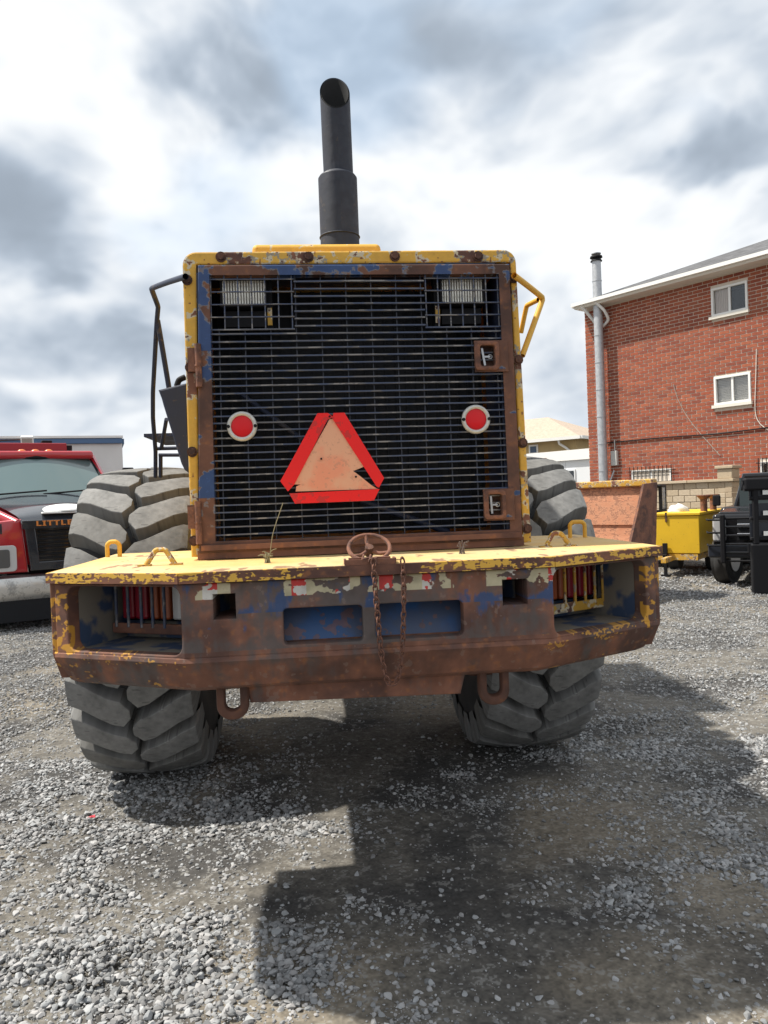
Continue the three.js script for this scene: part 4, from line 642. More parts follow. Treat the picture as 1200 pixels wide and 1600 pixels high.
  mk('cap', [rbox(0.56, 0.08, 0.56, 0.015, 0, ty - 0.42, 0), rbox(0.44, 0.28, 0.44, 0.02, 0, ty - 0.24, 0), rbox(0.54, 0.09, 0.54, 0.02, 0, ty - 0.05, 0)], M.block[0], S, { s: 0.5 });
}
// ================================================================ TAN HOUSE AND WHITE GARAGE BEYOND
{
  const C = atDepth(900, 700, 45), T = thing('tan_house', 'far tan house with pale beige hip roof and small blue window', 'house', [C.x, 0, C.z], -40 * Math.PI / 180), tp = (u, v) => onLocal(T, u, v, 0);
  const ye = tp(899, 684).y, tan = surf(256, 256, (u, v) => { const n = fbm(u * 8, v * 8, 4, 8); const k = 0.9 + 0.2 * n; return [0.46 * k, 0.34 * k, 0.17 * k, 0.85, n]; });
  mk('wall', [box(9, ye, 7, -4.5, ye / 2, -3.5)], tan, T, { s: 2 });
  const A = [-9.6, ye, 0.6], B = [0.6, ye, 0.6], Cc = [0.6, ye, -7.6], D = [-9.6, ye, -7.6], P = [-3.6, ye + 1.75, -3.5], Q = [-5.6, ye + 1.75, -3.5];
  const rg = new THREE.BufferGeometry(); rg.setAttribute('position', new THREE.Float32BufferAttribute([...A, ...B, ...P, ...A, ...P, ...Q, ...B, ...Cc, ...P, ...Cc, ...D, ...Q, ...Cc, ...Q, ...P, ...D, ...A, ...Q], 3)); rg.computeVertexNormals();
  const roofM = surf(256, 256, (u, v) => { const n = fbm(u * 32, v * 32, 4, 32), k = (0.34 + 0.2 * n) * ((v * 16 % 1) < 0.15 ? 0.75 : 1); return [k, k * 0.80, k * 0.63, 0.95, n]; });
  mk('roof', rg, roofM, T, { s: 3 });
  mk('gutter', [box(10.2, 0.18, 0.12, -4.5, ye - 0.02, 0.64), box(0.12, 0.18, 8.2, 0.64, ye - 0.02, -3.5)], M.trimWhite, T);
  mk('downspout', [tube([V(-0.85, ye, 0.55), V(-0.85, ye - 0.3, 0.4), V(-0.35, ye - 0.8, 0.08), V(-0.35, 0, 0.08)], 0.08, 6, 30, 0.1)], M.trimWhite, T);
  const a = tp(829, 698), b = tp(839, 707), w = sub('window', T); mk('frame', [box(b.x - a.x + 0.2, a.y - b.y + 0.2, 0.06, (a.x + b.x) / 2, (a.y + b.y) / 2, 0.03)], M.trimWhite, w); mk('pane', [box(b.x - a.x, a.y - b.y, 0.02, (a.x + b.x) / 2, (a.y + b.y) / 2, 0.06)], plain(0.03, 0.06, 0.11, 0.1), w);
}
{
  const C = atDepth(922, 740, 31), G = thing('white_garage', 'low white panelled garage with slanting white fascia beside the brick house', 'garage', [C.x, 0, C.z], -50 * Math.PI / 180), gp = (u, v) => onLocal(G, u, v, 0);
  const h = gp(915, 716).y, pan = plain(0.66, 0.68, 0.70, 0.6);
  for (let k = 0; k < 5; k++) mk('wall_panel', [rbox(1.19, h, 0.12, 0.01, -0.6 - k * 1.2, h / 2, -0.06)], pan, G);
  mk('side_wall', [box(0.1, h, 4, -0.05, h / 2, -2.1), box(0.1, h, 4, -6.05, h / 2, -2.1), box(6, 0.1, 4.2, -3.0, h + 0.05, -2.1)], pan, G);
  mk('fascia', [box(6.5, 0.42, 0.10, -3.1, h + 0.17, 0.08)], M.trimWhite, G);
  mk('plinth', [box(6.1, 0.9, 0.05, -3.05, 0.45, 0.03)], M.trimWhite, G);
  const a = gp(874, 737), b = gp(898, 752), w = sub('window', G); mk('frame', [box(b.x - a.x + 0.12, a.y - b.y + 0.12, 0.05, (a.x + b.x) / 2, (a.y + b.y) / 2, 0.02)], pan, w); mk('pane', [box(b.x - a.x, a.y - b.y, 0.02, (a.x + b.x) / 2, (a.y + b.y) / 2, 0.05)], plain(0.03, 0.035, 0.04, 0.15), w);
}
{
  const C = atDepth(842, 740, 19), F = thing('steel_frame', 'rusty brown steel beam frame on posts beside the white garage', 'frame', [C.x, 0, C.z], -0.1), p = (u, v) => onLocal(F, u, v, 0), t = p(850, 716).y, b = p(850, 727).y, x0 = p(800, 720).x, x1 = p(854, 720).x;
  mk('beam', [rbox(x1 - x0, t - b, 0.2, 0.02, (x0 + x1) / 2, (t + b) / 2, 0)], M.rust, F); for (const x of [x1 - 0.05, p(829, 720).x, x0 + 0.05]) mk('post', [box(0.10, b, 0.10, x, b / 2, 0)], M.rust, F);
}
// ================================================================ ORANGE BUCKET, BLACK MACHINE, YELLOW TRAILER
{
  const C = atDepth(1004, 830, 10.4), B = thing('loader_bucket', 'big orange loader bucket worn to bare rust, standing open behind the right wheel', 'bucket', [C.x, 0, C.z], -46 * Math.PI / 180);
  const org = surf(512, 512, (u, v) => { const n = fbm(u * 8, v * 8, 5, 8), m = fbm(u * 32, v * 64, 4, 64); let c = mix3([0.48, 0.20, 0.105], [0.56, 0.29, 0.17], n); if (n * 0.5 + m * 0.5 > 0.56) c = mix3(c, RUST, 0.6); return [...c, 0.75, m]; }, { bump: 0.002 });
  const H = 1.60, prof = [[0.75, 0.04], [0.10, 0.06], [-0.12, 0.18], [-0.24, 0.45], [-0.32, 0.85], [-0.34, 1.05], [-0.37, 1.30], [-0.40, H]];
  const shell = (o) => { const sh = poly([...prof, ...prof.slice().reverse().map(([z, y]) => [z - (y > 0.2 ? 0.035 : 0), y - (y > 0.2 ? 0 : 0.035)])]); const g = ext(sh, 2.1, 0, 0); g.rotateY(-Math.PI / 2); return g; };
  mk('shell', [shell()], org, B, { s: 0.8 });
  mk('wear_plate', [box(2.0, 0.34, 0.02, -1.05, 1.18, -0.34, -0.11)], org, B, { s: 0.5, ox: 0.4 });
  mk('top_beam', [rbox(2.1, 0.10, 0.14, 0.02, -1.05, H, -0.40)], M.rustYellow, B, { s: 0.6 });
  const side = poly([...prof, [-0.02, H - 0.02], [0.78, 0.10]]);
  for (const x of [0.02, -2.14]) { const g = ext(side, 0.035, 0, 0.004); g.rotateY(-Math.PI / 2); g.translate(x + 0.017, 0, 0); mk('side_plate', [g], M.rust, B); }
  for (const x of [-1.75, -1.40]) { const g = ext(poly([[-0.38, 1.25], [-0.02, 1.38], [-0.36, H + 0.02]]), 0.03); g.rotateY(-Math.PI / 2); g.translate(x, 0, 0); mk('gusset', [g], M.rust, B); }
}
{
  const C = atDepth(1020, 800, 15.0), S = thing('skid_steer', 'small black machine cab with wire mesh side behind the orange bucket', 'loader', [C.x, 0, C.z], -0.45);
  mk('cab_frame', [rbox(0.95, 0.06, 0.9, 0.03, -0.28, 1.56, -0.3), box(0.06, 0.9, 0.06, 0.16, 1.1, 0.1), box(0.06, 0.9, 0.06, 0.16, 1.1, -0.7), box(0.06, 0.9, 0.06, -0.72, 1.1, 0.1), box(0.06, 0.9, 0.06, -0.72, 1.1, -0.7), box(0.86, 0.5, 0.02, -0.28, 0.85, 0.1), box(0.03, 0.42, 0.7, 0.17, 0.9, -0.3)], M.black, S);
  for (let k = 0; k < 7; k++) mk('mesh_wire', [bar(V(0.17, 1.14 + k * 0.06, 0.07), V(0.17, 1.14 + k * 0.06, -0.67), 0.008, 5)], M.steel, S); for (let k = 0; k < 9; k++) mk('mesh_wire', [bar(V(0.17, 1.1, 0.02 - k * 0.08), V(0.17, 1.54, 0.02 - k * 0.08), 0.008, 5)], M.steel, S);
  mk('roof_hatch', [tube([V(-0.7, 1.56, 0.15), V(-0.5, 1.62, 0.16), V(-0.1, 1.62, 0.16), V(0.1, 1.57, 0.15)], 0.035, 8, 24)], M.blackGloss, S);
  mk('body', [rbox(1.1, 0.55, 1.5, 0.05, -0.28, 0.55, -0.4)], M.black, S);
  for (const [x, z] of [[-0.85, 0.15], [0.3, 0.15], [-0.85, -0.9], [0.3, -0.9]]) mk('wheel', [cyl(0.36, 0.36, 0.25, x, 0.36, z, 0, 0, Math.PI / 2, 24)], M.rubberDark, S);
}
{
  const C = atDepth(1056, 866, 13.1), TA = -34 * Math.PI / 180, T = thing('yellow_trailer', 'bright yellow boxed equipment trailer on a black jack stand', 'trailer', [C.x, 0, C.z], TA), p = (u, v) => onLocal(T, u, v, 0);
  const x0 = p(1021, 830).x, x1 = p(1093, 830).x, yt = p(1056, 806).y, yb = p(1056, 865).y, D = 2.1, cx = (x0 + x1) / 2, w = x1 - x0;
  const yel = surf(256, 256, (u, v) => { const n = fbm(u * 8, v * 8, 5, 8), m = vnoise(u * 64, v * 64, 64); let c = [0.74 * (0.93 + 0.1 * n), 0.46 * (0.93 + 0.1 * n), 0.02]; if (m > 0.95) c = mix3(c, RUST, 0.7); return [...c, 0.5, n]; }, {});
  mk('box_body', [rbox(w, yt - yb, D, 0.015, cx, (yt + yb) / 2, -D / 2)], yel, T); mk('lid', [rbox(w + 0.04, 0.05, D + 0.04, 0.012, cx, yt + 0.028, -D / 2)], yel, T, { ox: 0.4 });
  mk('lid_clasp', [box(0.03, 0.16, 0.02, p(1041, 812).x, yt - 0.02, 0.012)], M.rustDark, T);
  mk('chassis', [box(w * 0.9, 0.10, D, cx, yb - 0.06, -D / 2), box(0.08, 0.08, 0.6, cx - 0.1, yb - 0.08, 0.2)], M.yellowWorn, T);
  const jx = p(1041, 870).x; mk('jack_stand', [box(0.07, 0.30, 0.07, jx, yb + 0.03, 0.06), box(0.05, yb, 0.05, jx, yb / 2, 0.06), box(0.14, 0.02, 0.14, jx, 0.02, 0.06), bar(V(jx - 0.1, yb - 0.02, 0.1), V(jx + 0.03, yb - 0.02, 0.1), 0.012)], M.black, T);
  for (const x of [x0 + 0.05, x1 - 0.05]) mk('wheel', [cyl(0.28, 0.28, 0.18, x, 0.28, -1.3, 0, 0, Math.PI / 2, 24)], M.rubberDark, T);
  for (const [u, v, z] of [[1106, 797, -0.55], [1129, 793, -1.35]]) { const q = onLocal(T, u, v, z); const g = new THREE.LatheGeometry([[0.058, 0], [0.058, 0.20], [0.065, 0.215], [0.115, 0.27], [0.118, 0.285], [0, 0.285]].map(k => new THREE.Vector2(...k)), 20); g.translate(clamp(q.x, x0 + 0.1, x1 - 0.03), yt + 0.05, z); mk('flanged_post', [g], M.rust, T, { s: 0.4 }); }
  const R = rng(31), sp = new THREE.SphereGeometry(1, 18, 12), q = onLocal(T, 1060, 790, -0.7), ps = sp.attributes.position; for (let i = 0; i < ps.count; i++) { const a = ps.getX(i), b = ps.getY(i), c = ps.getZ(i), k = 0.75 + 0.5 * fbm(a * 3 + 20, b * 3 + c * 2 + 20, 3); ps.setXYZ(i, a * 0.19 * k, Math.max(0, b) * 0.13 * k, c * 0.12 * k); } sp.computeVertexNormals();
  const wp = V(clamp(q.x, x0 + 0.22, x1 - 0.2), yt + 0.053, -0.7).applyMatrix4(T.matrixWorld), b = mk('plastic_bag', [sp], M.white, scene, { s: 0.5 }); b.position.copy(wp); tag(b, 'crumpled white plastic bag lying on the yellow trailer lid', 'bag');
}
// ================================================================ BLACK PICKUP WITH BRUSH GUARD, BLACK RAMP RACK
{
  const C = atDepth(1150, 870, 11.4), K = thing('black_pickup', 'black pickup truck with tubular brush guard parked beside the yellow trailer', 'pickup truck', [C.x, 0, C.z], -30 * Math.PI / 180), p = (u, v, z = 0) => onLocal(K, u, v, z);
  const xl = p(1113, 850).x, w = 1.75, xr = xl + w, cx = (xl + xr) / 2, hb = p(1140, 803).y;
  mk('body', [rbox(w, hb - 0.55, 1.5, 0.06, cx, (hb + 0.55) / 2, -0.80), rbox(w, 0.65, 3.4, 0.08, cx, 0.85, -2.7), ext(poly([[xl + 0.12, hb - 0.02], [xr - 0.12, hb - 0.02], [xr - 0.3, hb + 0.62], [xl + 0.3, hb + 0.62]]), 1.5, -3.1, 0.05)], M.blackGloss, K);
  mk('hood', [rbox(w - 0.16, 0.07, 1.35, 0.03, cx, hb + 0.02, -0.78, 0.04)], M.blackGloss, K);
  mk('windshield', [box(w - 0.5, 0.5, 0.01, cx, hb + 0.30, -1.60, -0.15)], M.cabGlass, K);
  mk('grille', [box(w * 0.6, 0.30, 0.03, cx, hb - 0.24, 0.0)], M.voidBlack, K);
  for (let k = 0; k < 2; k++) mk('grille_slat', [rbox(w * 0.6, 0.05, 0.03, 0.012, cx, hb - 0.17 - k * 0.14, 0.03)], M.chrome, K);
  const hl = rbox(0.18, 0.34, 0.10, 0.03, xl + 0.10, hb - 0.24, -0.03); mk('headlight', [hl], M.clearLens, K); mk('headlight', [rbox(0.18, 0.34, 0.10, 0.03, xr - 0.10, hb - 0.24, -0.03)], M.clearLens, K);
  mk('bumper', [rbox(w + 0.1, 0.20, 0.16, 0.04, cx, hb - 0.55, 0.06)], M.navyBumper || (M.navyBumper = plain(0.02, 0.024, 0.035, 0.3)), K);
  mk('brush_guard', [rbox(0.07, 0.72, 0.09, 0.02, xl + 0.17, hb - 0.36, 0.19), rbox(0.07, 0.72, 0.09, 0.02, xr - 0.17, hb - 0.36, 0.19)], M.black, K);
  for (let k = 0; k < 6; k++) mk('guard_bar', [bar(V(xl + 0.17, hb - 0.06 - k * 0.125, 0.19), V(xr - 0.17, hb - 0.06 - k * 0.125, 0.19), 0.016)], k === 0 || k === 5 ? M.black : M.blackGloss, K);
  for (let k = 0; k < 3; k++) mk('guard_bar', [tube([V(xl + 0.17, hb - 0.08 - k * 0.19, 0.19), V(xl - 0.03, hb - 0.08 - k * 0.19, 0.16), V(xl - 0.08, hb - 0.08 - k * 0.19, -0.10)], 0.015, 6, 20, 0.2)], M.black, K);
  for (const [x, z] of [[xl + 0.14, -0.55], [xr - 0.14, -0.55], [xl + 0.14, -3.7], [xr - 0.14, -3.7]]) { const wh = sub('wheel', K); mk('tyre', [place(new THREE.TorusGeometry(0.27, 0.13, 14, 32), x, 0.385, z, 0, Math.PI / 2 - 0.25, 0), cyl(0.38, 0.38, 0.22, x, 0.385, z, 0, -0.25, Math.PI / 2, 32)], M.rubberDark, wh); mk('rim', [cyl(0.2, 0.2, 0.26, x, 0.385, z, 0, -0.25, Math.PI / 2, 24)], M.steel, wh); }
  mk('mirror', [rbox(0.12, 0.18, 0.08, 0.02, xl - 0.1, hb + 0.18, -1.55)], M.black, K);
}
{
  const C = atDepth(1190, 925, 10.5), A = thing('ramp_rack', 'tall black steel ramp rack with white reflective strips at the pickup nose', 'rack', [C.x, 0, C.z], -12 * Math.PI / 180), p = (u, v) => onLocal(A, u, v, 0);
  const x0 = p(1173, 850).x, x1 = x0 + 1.5, yt = p(1185, 747).y, yl = p(1185, 850).y;
  mk('lower_panel', [rbox(x1 - x0, yl - 0.02, 0.12, 0.02, (x0 + x1) / 2, yl / 2 + 0.01, 0)], M.black, A);
  for (const x of [x0 + 0.07, x0 + 0.75, x1 - 0.05]) mk('upright', [rbox(0.07, yt - yl, 0.09, 0.015, x, (yt + yl) / 2, 0)], M.black, A);
  mk('top_beam', [rbox(x1 - x0 + 0.1, 0.17, 0.14, 0.03, (x0 + x1) / 2 - 0.02, yt - 0.08, 0)], M.black, A);
  for (let k = 0; k < 3; k++) { mk('rung', [rbox(x1 - x0, 0.045, 0.07, 0.012, (x0 + x1) / 2, yl + 0.02 + (yt - yl) * (0.06 + k * 0.31), 0)], M.black, A); mk('reflective_strip', [box(0.16, 0.06, 0.006, x0 + 0.24, yl + 0.10 + (yt - yl) * (0.05 + k * 0.31), 0.04), box(0.16, 0.06, 0.006, x0 + 0.52, yl + 0.10 + (yt - yl) * (0.05 + k * 0.31), 0.04)], M.white, A); mk('backing_sheet', [box(x1 - x0, 0.22, 0.01, (x0 + x1) / 2, yl + 0.13 + (yt - yl) * (0.06 + k * 0.29), -0.03)], M.navyBumper, A); }
  mk('hook', [box(0.10, 0.05, 0.08, x0 - 0.04, yt - 0.05, 0), box(0.10, 0.05, 0.08, x0 - 0.02, yt - 0.15, 0), box(0.03, 0.12, 0.03, x0 - 0.03, yl - 0.05, 0.04)], M.black, A);
}
// ================================================================ RED TRUCK AND WHITE BOX TRAILER
M.red = new THREE.MeshPhysicalMaterial({ color: new THREE.Color().setRGB(0.42, 0.012, 0.022), roughness: 0.28, clearcoat: 0.8, clearcoatRoughness: 0.08 });
M.truckBlack = new THREE.MeshPhysicalMaterial({ color: new THREE.Color().setRGB(0.012, 0.016, 0.024), roughness: 0.25, clearcoat: 0.9, clearcoatRoughness: 0.05 });
M.windshield = new THREE.MeshPhysicalMaterial({ color: new THREE.Color().setRGB(0.10, 0.15, 0.15), roughness: 0.06, clearcoat: 1, clearcoatRoughness: 0.03 });
{
  const NP = atDepth(95, 880, 10.0), TA = 31 * Math.PI / 180, T = thing('red_truck', 'red work truck with black hood, orange lettering and chrome bumper, parked by the white trailer', 'truck', [NP.x, 0, NP.z], TA), p = (u, v, z = 0) => onLocal(T, u, v, z);
  const W = 1.06, yb0 = 0.36, yb1 = 0.70, yh = p(90, 811, 0).y, yw = yh + 0.32, yr = yh + 1.02;
  // chrome bumper
  const bp = poly([[yb0 + 0.04, -0.06], [yb0, 0.02], [yb0 + 0.02, 0.10], [yb0 + 0.10, 0.16], [yb1 - 0.10, 0.17], [yb1 - 0.02, 0.14], [yb1, 0.06], [yb1, -0.06]]);
  const bg = ext(bp, 2 * W + 0.06, -W - 0.03, 0); { const q = bg.attributes.position; for (let i = 0; i < q.count; i++) { const a = q.getX(i), b = q.getY(i), c = q.getZ(i), k = Math.abs(c) / W; q.setXYZ(i, c, a, b - 0.12 * k * k * k); } } bg.computeVertexNormals();
  mk('bumper', [bg], surf(256, 256, (u, v) => { const n = fbm(u * 8, v * 8, 5, 8), m = fbm(u * 64, v * 64, 3, 64); const k = 0.62 - 0.25 * sst(0.5, 0.7, n * 0.6 + m * 0.4); return [k, k, k * 0.98, 0.25 + 0.3 * n, m]; }, { metal: 0.8 }), T, { crease: 0.6, s: 0.8 });
  mk('underbody_shade', [box(2 * W - 0.1, 0.30, 0.06, 0, 0.27, -0.05), box(1.7, 0.34, 1.6, 0, 0.42, -0.95)], M.voidBlack, T);  // black blocks added below the bumper, standing in for the shade under the truck
  // grille
  const g0 = -0.36, g1 = 0.62, gy0 = 0.76, gy1 = yh - 0.05;
  mk('grille_shell', [ext(poly([[g0, gy0], [g1, gy0], [g1, gy1 + 0.05], [g0 - 0.06, gy1 + 0.05]], [[[g0 + 0.11, gy0 + 0.11], [g1 - 0.08, gy0 + 0.11], [g1 - 0.08, gy1 - 0.05], [g0 + 0.07, gy1 - 0.05]]]), 0.08, -0.06, 0.012), box(g1 - g0, gy1 - gy0, 0.02, (g0 + g1) / 2, (gy0 + gy1) / 2, -0.07)], M.truckBlack, T);
  for (let k = 0; k < 8; k++) mk('grille_slat', [rbox(g1 - g0 - 0.18, 0.022, 0.03, 0.006, (g0 + g1) / 2 + 0.02, gy0 + 0.15 + k * (gy1 - gy0 - 0.2) / 8, -0.02)], M.black, T);
  const badge = letters('V8', 0.05, 0.008); badge.translate(g0 + 0.32, gy1 - 0.035, 0.03); mk('badge', [badge], M.clearLens, T); mk('badge', [rbox(0.13, 0.035, 0.012, 0.005, g0 + 0.17, gy1 - 0.012, 0.03)], plain(0.3, 0.03, 0.03, 0.4), T);
  // fenders and headlights
  for (const s of [-1, 1]) {
    const sh = poly([[s * (s < 0 ? 0.38 : 0.64), 0.74], [s * W, 0.74], [s * W, yh - 0.25], [s * (W - 0.10), yh - 0.02], [s * (s < 0 ? 0.44 : 0.66), yh + 0.02]]);
    mk('fender', [ext(sh, 1.5, -1.52, 0.04), rbox(0.2, 0.5, 0.5, 0.05, s * (W - 0.1), 0.75, -1.35)], M.red, T, { crease: 0.5 });
    mk('headlight', [ext(poly(rrect(s > 0 ? 0.66 : -0.98, 0.77, s > 0 ? 1.02 : -0.52, 1.10, 0.05)), 0.03, 0.028, 0.008)], M.clearLens, T);
    mk('headlight_lens', [ext(poly(rrect(s > 0 ? 0.70 : -0.93, 0.82, s > 0 ? 0.98 : -0.60, 1.05, 0.03)), 0.02, 0.05, 0.004)], plain(0.10, 0.10, 0.10, 0.15), T);
    const wh = sub('wheel', T); mk('tyre', [cyl(0.42, 0.42, 0.28, s * 0.88, 0.42, -0.75, 0, 0, Math.PI / 2, 32)], M.rubberDark, wh); mk('rim', [cyl(0.24, 0.24, 0.30, s * 0.88, 0.42, -0.75, 0, 0, Math.PI / 2, 24)], M.steel, wh);
  }
  const mfont = letters('M', 0.13, 0.006); mfont.translate(-0.74, yh - 0.16, 0.035); mk('fender_lettering', [mfont], M.truckBlack, T);
  // hood
  const hp0 = [[-0.60, yh, 0.0], [0.66, yh, 0.0], [0.80, yw, -1.45], [-0.80, yw, -1.45]], P = [], nx = 16, nz = 16, I = [];
  for (let j = 0; j <= nz; j++) for (let i = 0; i <= nx; i++) { const a = i / nx, b = j / nz, x = lerp(lerp(-0.44, 0.66, a), lerp(-0.80, 0.86, a), b), cr = 0.06 * (1 - (2 * a - 1) ** 2) * Math.sin(Math.min(1, b * 2.5) * Math.PI / 2), nose = b < 0.12 ? -0.05 * (1 - b / 0.12) ** 2 : 0; P.push(x, lerp(yh, yw, b ** 0.8) + cr + nose, 0.03 - 1.48 * b); }
  for (let j = 0; j < nz; j++) for (let i = 0; i < nx; i++) { const a = j * (nx + 1) + i, b = a + nx + 1; I.push(a, a + 1, b, b, a + 1, b + 1); }
  const hg = new THREE.BufferGeometry(); hg.setAttribute('position', new THREE.Float32BufferAttribute(P, 3)); hg.setIndex(I); hg.computeVertexNormals();
  mk('hood', [hg], M.truckBlack, T); mk('hood_edge', [strip(V(-0.44, yh - 0.06, 0.02), V(0.66, yh - 0.06, 0.02), 0.10, 0.05)], M.truckBlack, T);
  for (const s of [-1, 1]) mk('cowl_side', [ext(poly([[s * 0.60, yh - 0.1], [s * W, yh - 0.1], [s * 0.98, yw - 0.06], [s * 0.84, yw - 0.01]]), 0.5, -1.55, 0.02), tube([V(s * (s < 0 ? 0.48 : 0.68), yh - 0.04, -0.05), V(s * 0.74, yh + 0.13, -0.5), V(s * 0.86, yw - 0.04, -1.4)], 0.06, 8, 24)], M.red, T);
  const scoop = new THREE.SphereGeometry(1, 24, 10, 0, Math.PI * 2, 0, Math.PI / 2); scoop.scale(0.33, 0.10, 0.42); scoop.translate(0.14, yh + 0.10, -0.42); mk('hood_scoop', [scoop, rbox(0.70, 0.025, 0.16, 0.01, 0.16, yh + 0.085, -0.10)], M.white, T, { label: 'white raised hood scoop' });
  const lt = letters('LITTLE  G', 0.105, 0.008); lt.scale(1, 0.62, 1); lt.translate(0.0, yh - 0.078, 0.046); lt.translate(0.03, 0, 0); mk('hood_lettering', [lt], plain(0.62, 0.20, 0.035, 0.5), T, { label: 'orange LITTLE lettering on the hood edge' });
  // cab
  const cz = -1.55, wsb = [[-0.98, yw, cz + 0.05], [0.98, yw, cz + 0.05], [0.80, yr - 0.10, cz - 0.55], [-0.80, yr - 0.10, cz - 0.55]];
  const quad = (q, n = 10, bow = 0.12) => { const PP = [], II = []; for (let j = 0; j <= n; j++) for (let i = 0; i <= n; i++) { const a = i / n, b = j / n, l = q[0].map((c, k) => lerp(lerp(q[0][k], q[1][k], a), lerp(q[3][k], q[2][k], a), b)); PP.push(l[0], l[1], l[2] + bow * (1 - (2 * a - 1) ** 2)); } for (let j = 0; j < n; j++) for (let i = 0; i < n; i++) { const a = j * (n + 1) + i, b = a + n + 1; II.push(a, a + 1, b, b, a + 1, b + 1); } const g = new THREE.BufferGeometry(); g.setAttribute('position', new THREE.Float32BufferAttribute(PP, 3)); g.setIndex(II); g.computeVertexNormals(); return g; };
  mk('windshield', [quad(wsb)], M.windshield, T);
  mk('windshield_seal', [tube([V(...wsb[0]), V(...wsb[3]), V(0, yr - 0.09, cz - 0.42), V(...wsb[2]), V(...wsb[1])], 0.028, 6, 60, 0.05)], M.black, T);
  mk('cab_body', [ext(poly([[-1.02, 0.7], [1.02, 0.7], [1.04, yw], [0.86, yr - 0.14], [0.74, yr], [-0.74, yr], [-0.86, yr - 0.14], [-1.04, yw]]), 1.3, cz - 1.95, 0.05), rbox(1.66, 0.13, 0.5, 0.05, 0, yr - 0.05, cz - 0.66)], M.red, T, { crease: 0.5 });
  for (const s of [-1, 1]) mk('windshield_pillar', [strip(V(s * 1.0, yw - 0.02, cz), V(s * 0.81, yr - 0.06, cz - 0.58), 0.07, 0.09)], M.red, T);
  { const q = p(200, 735, cz - 0.1); mk('mirror', [rbox(0.17, 0.09, 0.06, 0.02, q.x, q.y, cz - 0.1), bar(V(0.95, yw + 0.05, cz - 0.15), V(q.x, q.y, cz - 0.1), 0.015)], M.black, T); }
  mk('dash_cowl', [box(2.0, 0.05, 0.12, 0, yw - 0.01, cz + 0.09)], M.black, T);
  for (const [a, b] of [[-0.75, 0.05], [0.0, 0.72]]) mk('wiper', [bar(V(a, yw + 0.04, cz + 0.18), V(b, yw + 0.09, cz + 0.17), 0.014, 6)], M.black, T);
  for (const x of [-0.62, -0.19, 0, 0.19, 0.62]) { const g = new THREE.SphereGeometry(0.055, 12, 8, 0, Math.PI * 2, 0, Math.PI / 2); g.scale(1.2, 0.8, 1); g.translate(x, yr - (Math.abs(x) > 0.5 ? 0.03 : -0.0), cz - 0.52); mk('marker_light', [g], M.orangeLens || (M.orangeLens = plain(0.62, 0.16, 0.03, 0.3)), T); }
  const lb = sub('light_bar', T); mk('base', [rbox(1.5, 0.13, 0.30, 0.02, -0.25, yr + 0.10, cz - 0.95)], M.redBar || (M.redBar = plain(0.24, 0.012, 0.022, 0.5)), lb); mk('end_cap', [box(0.08, 0.10, 0.2, 0.54, yr + 0.08, cz - 0.93)], M.black, lb); mk('beacon', [rbox(0.16, 0.15, 0.2, 0.03, -0.60, yr + 0.24, cz - 0.95)], M.orangeLens, lb); mk('strobe', [rbox(0.16, 0.05, 0.14, 0.02, 0.22, yr + 0.19, cz - 0.95)], M.black, lb);
  mk('flatbed', [box(2.2, 0.12, 3.5, 0, 1.0, cz - 3.9), box(0.9, 0.3, 4.5, 0, 0.65, cz - 3.0)], M.black, T);
  for (const s of [-1, 1]) { const wh = sub('wheel', T); mk('tyre', [cyl(0.42, 0.42, 0.5, s * 0.8, 0.42, cz - 3.4, 0, 0, Math.PI / 2, 28)], M.rubberDark, wh); }
}
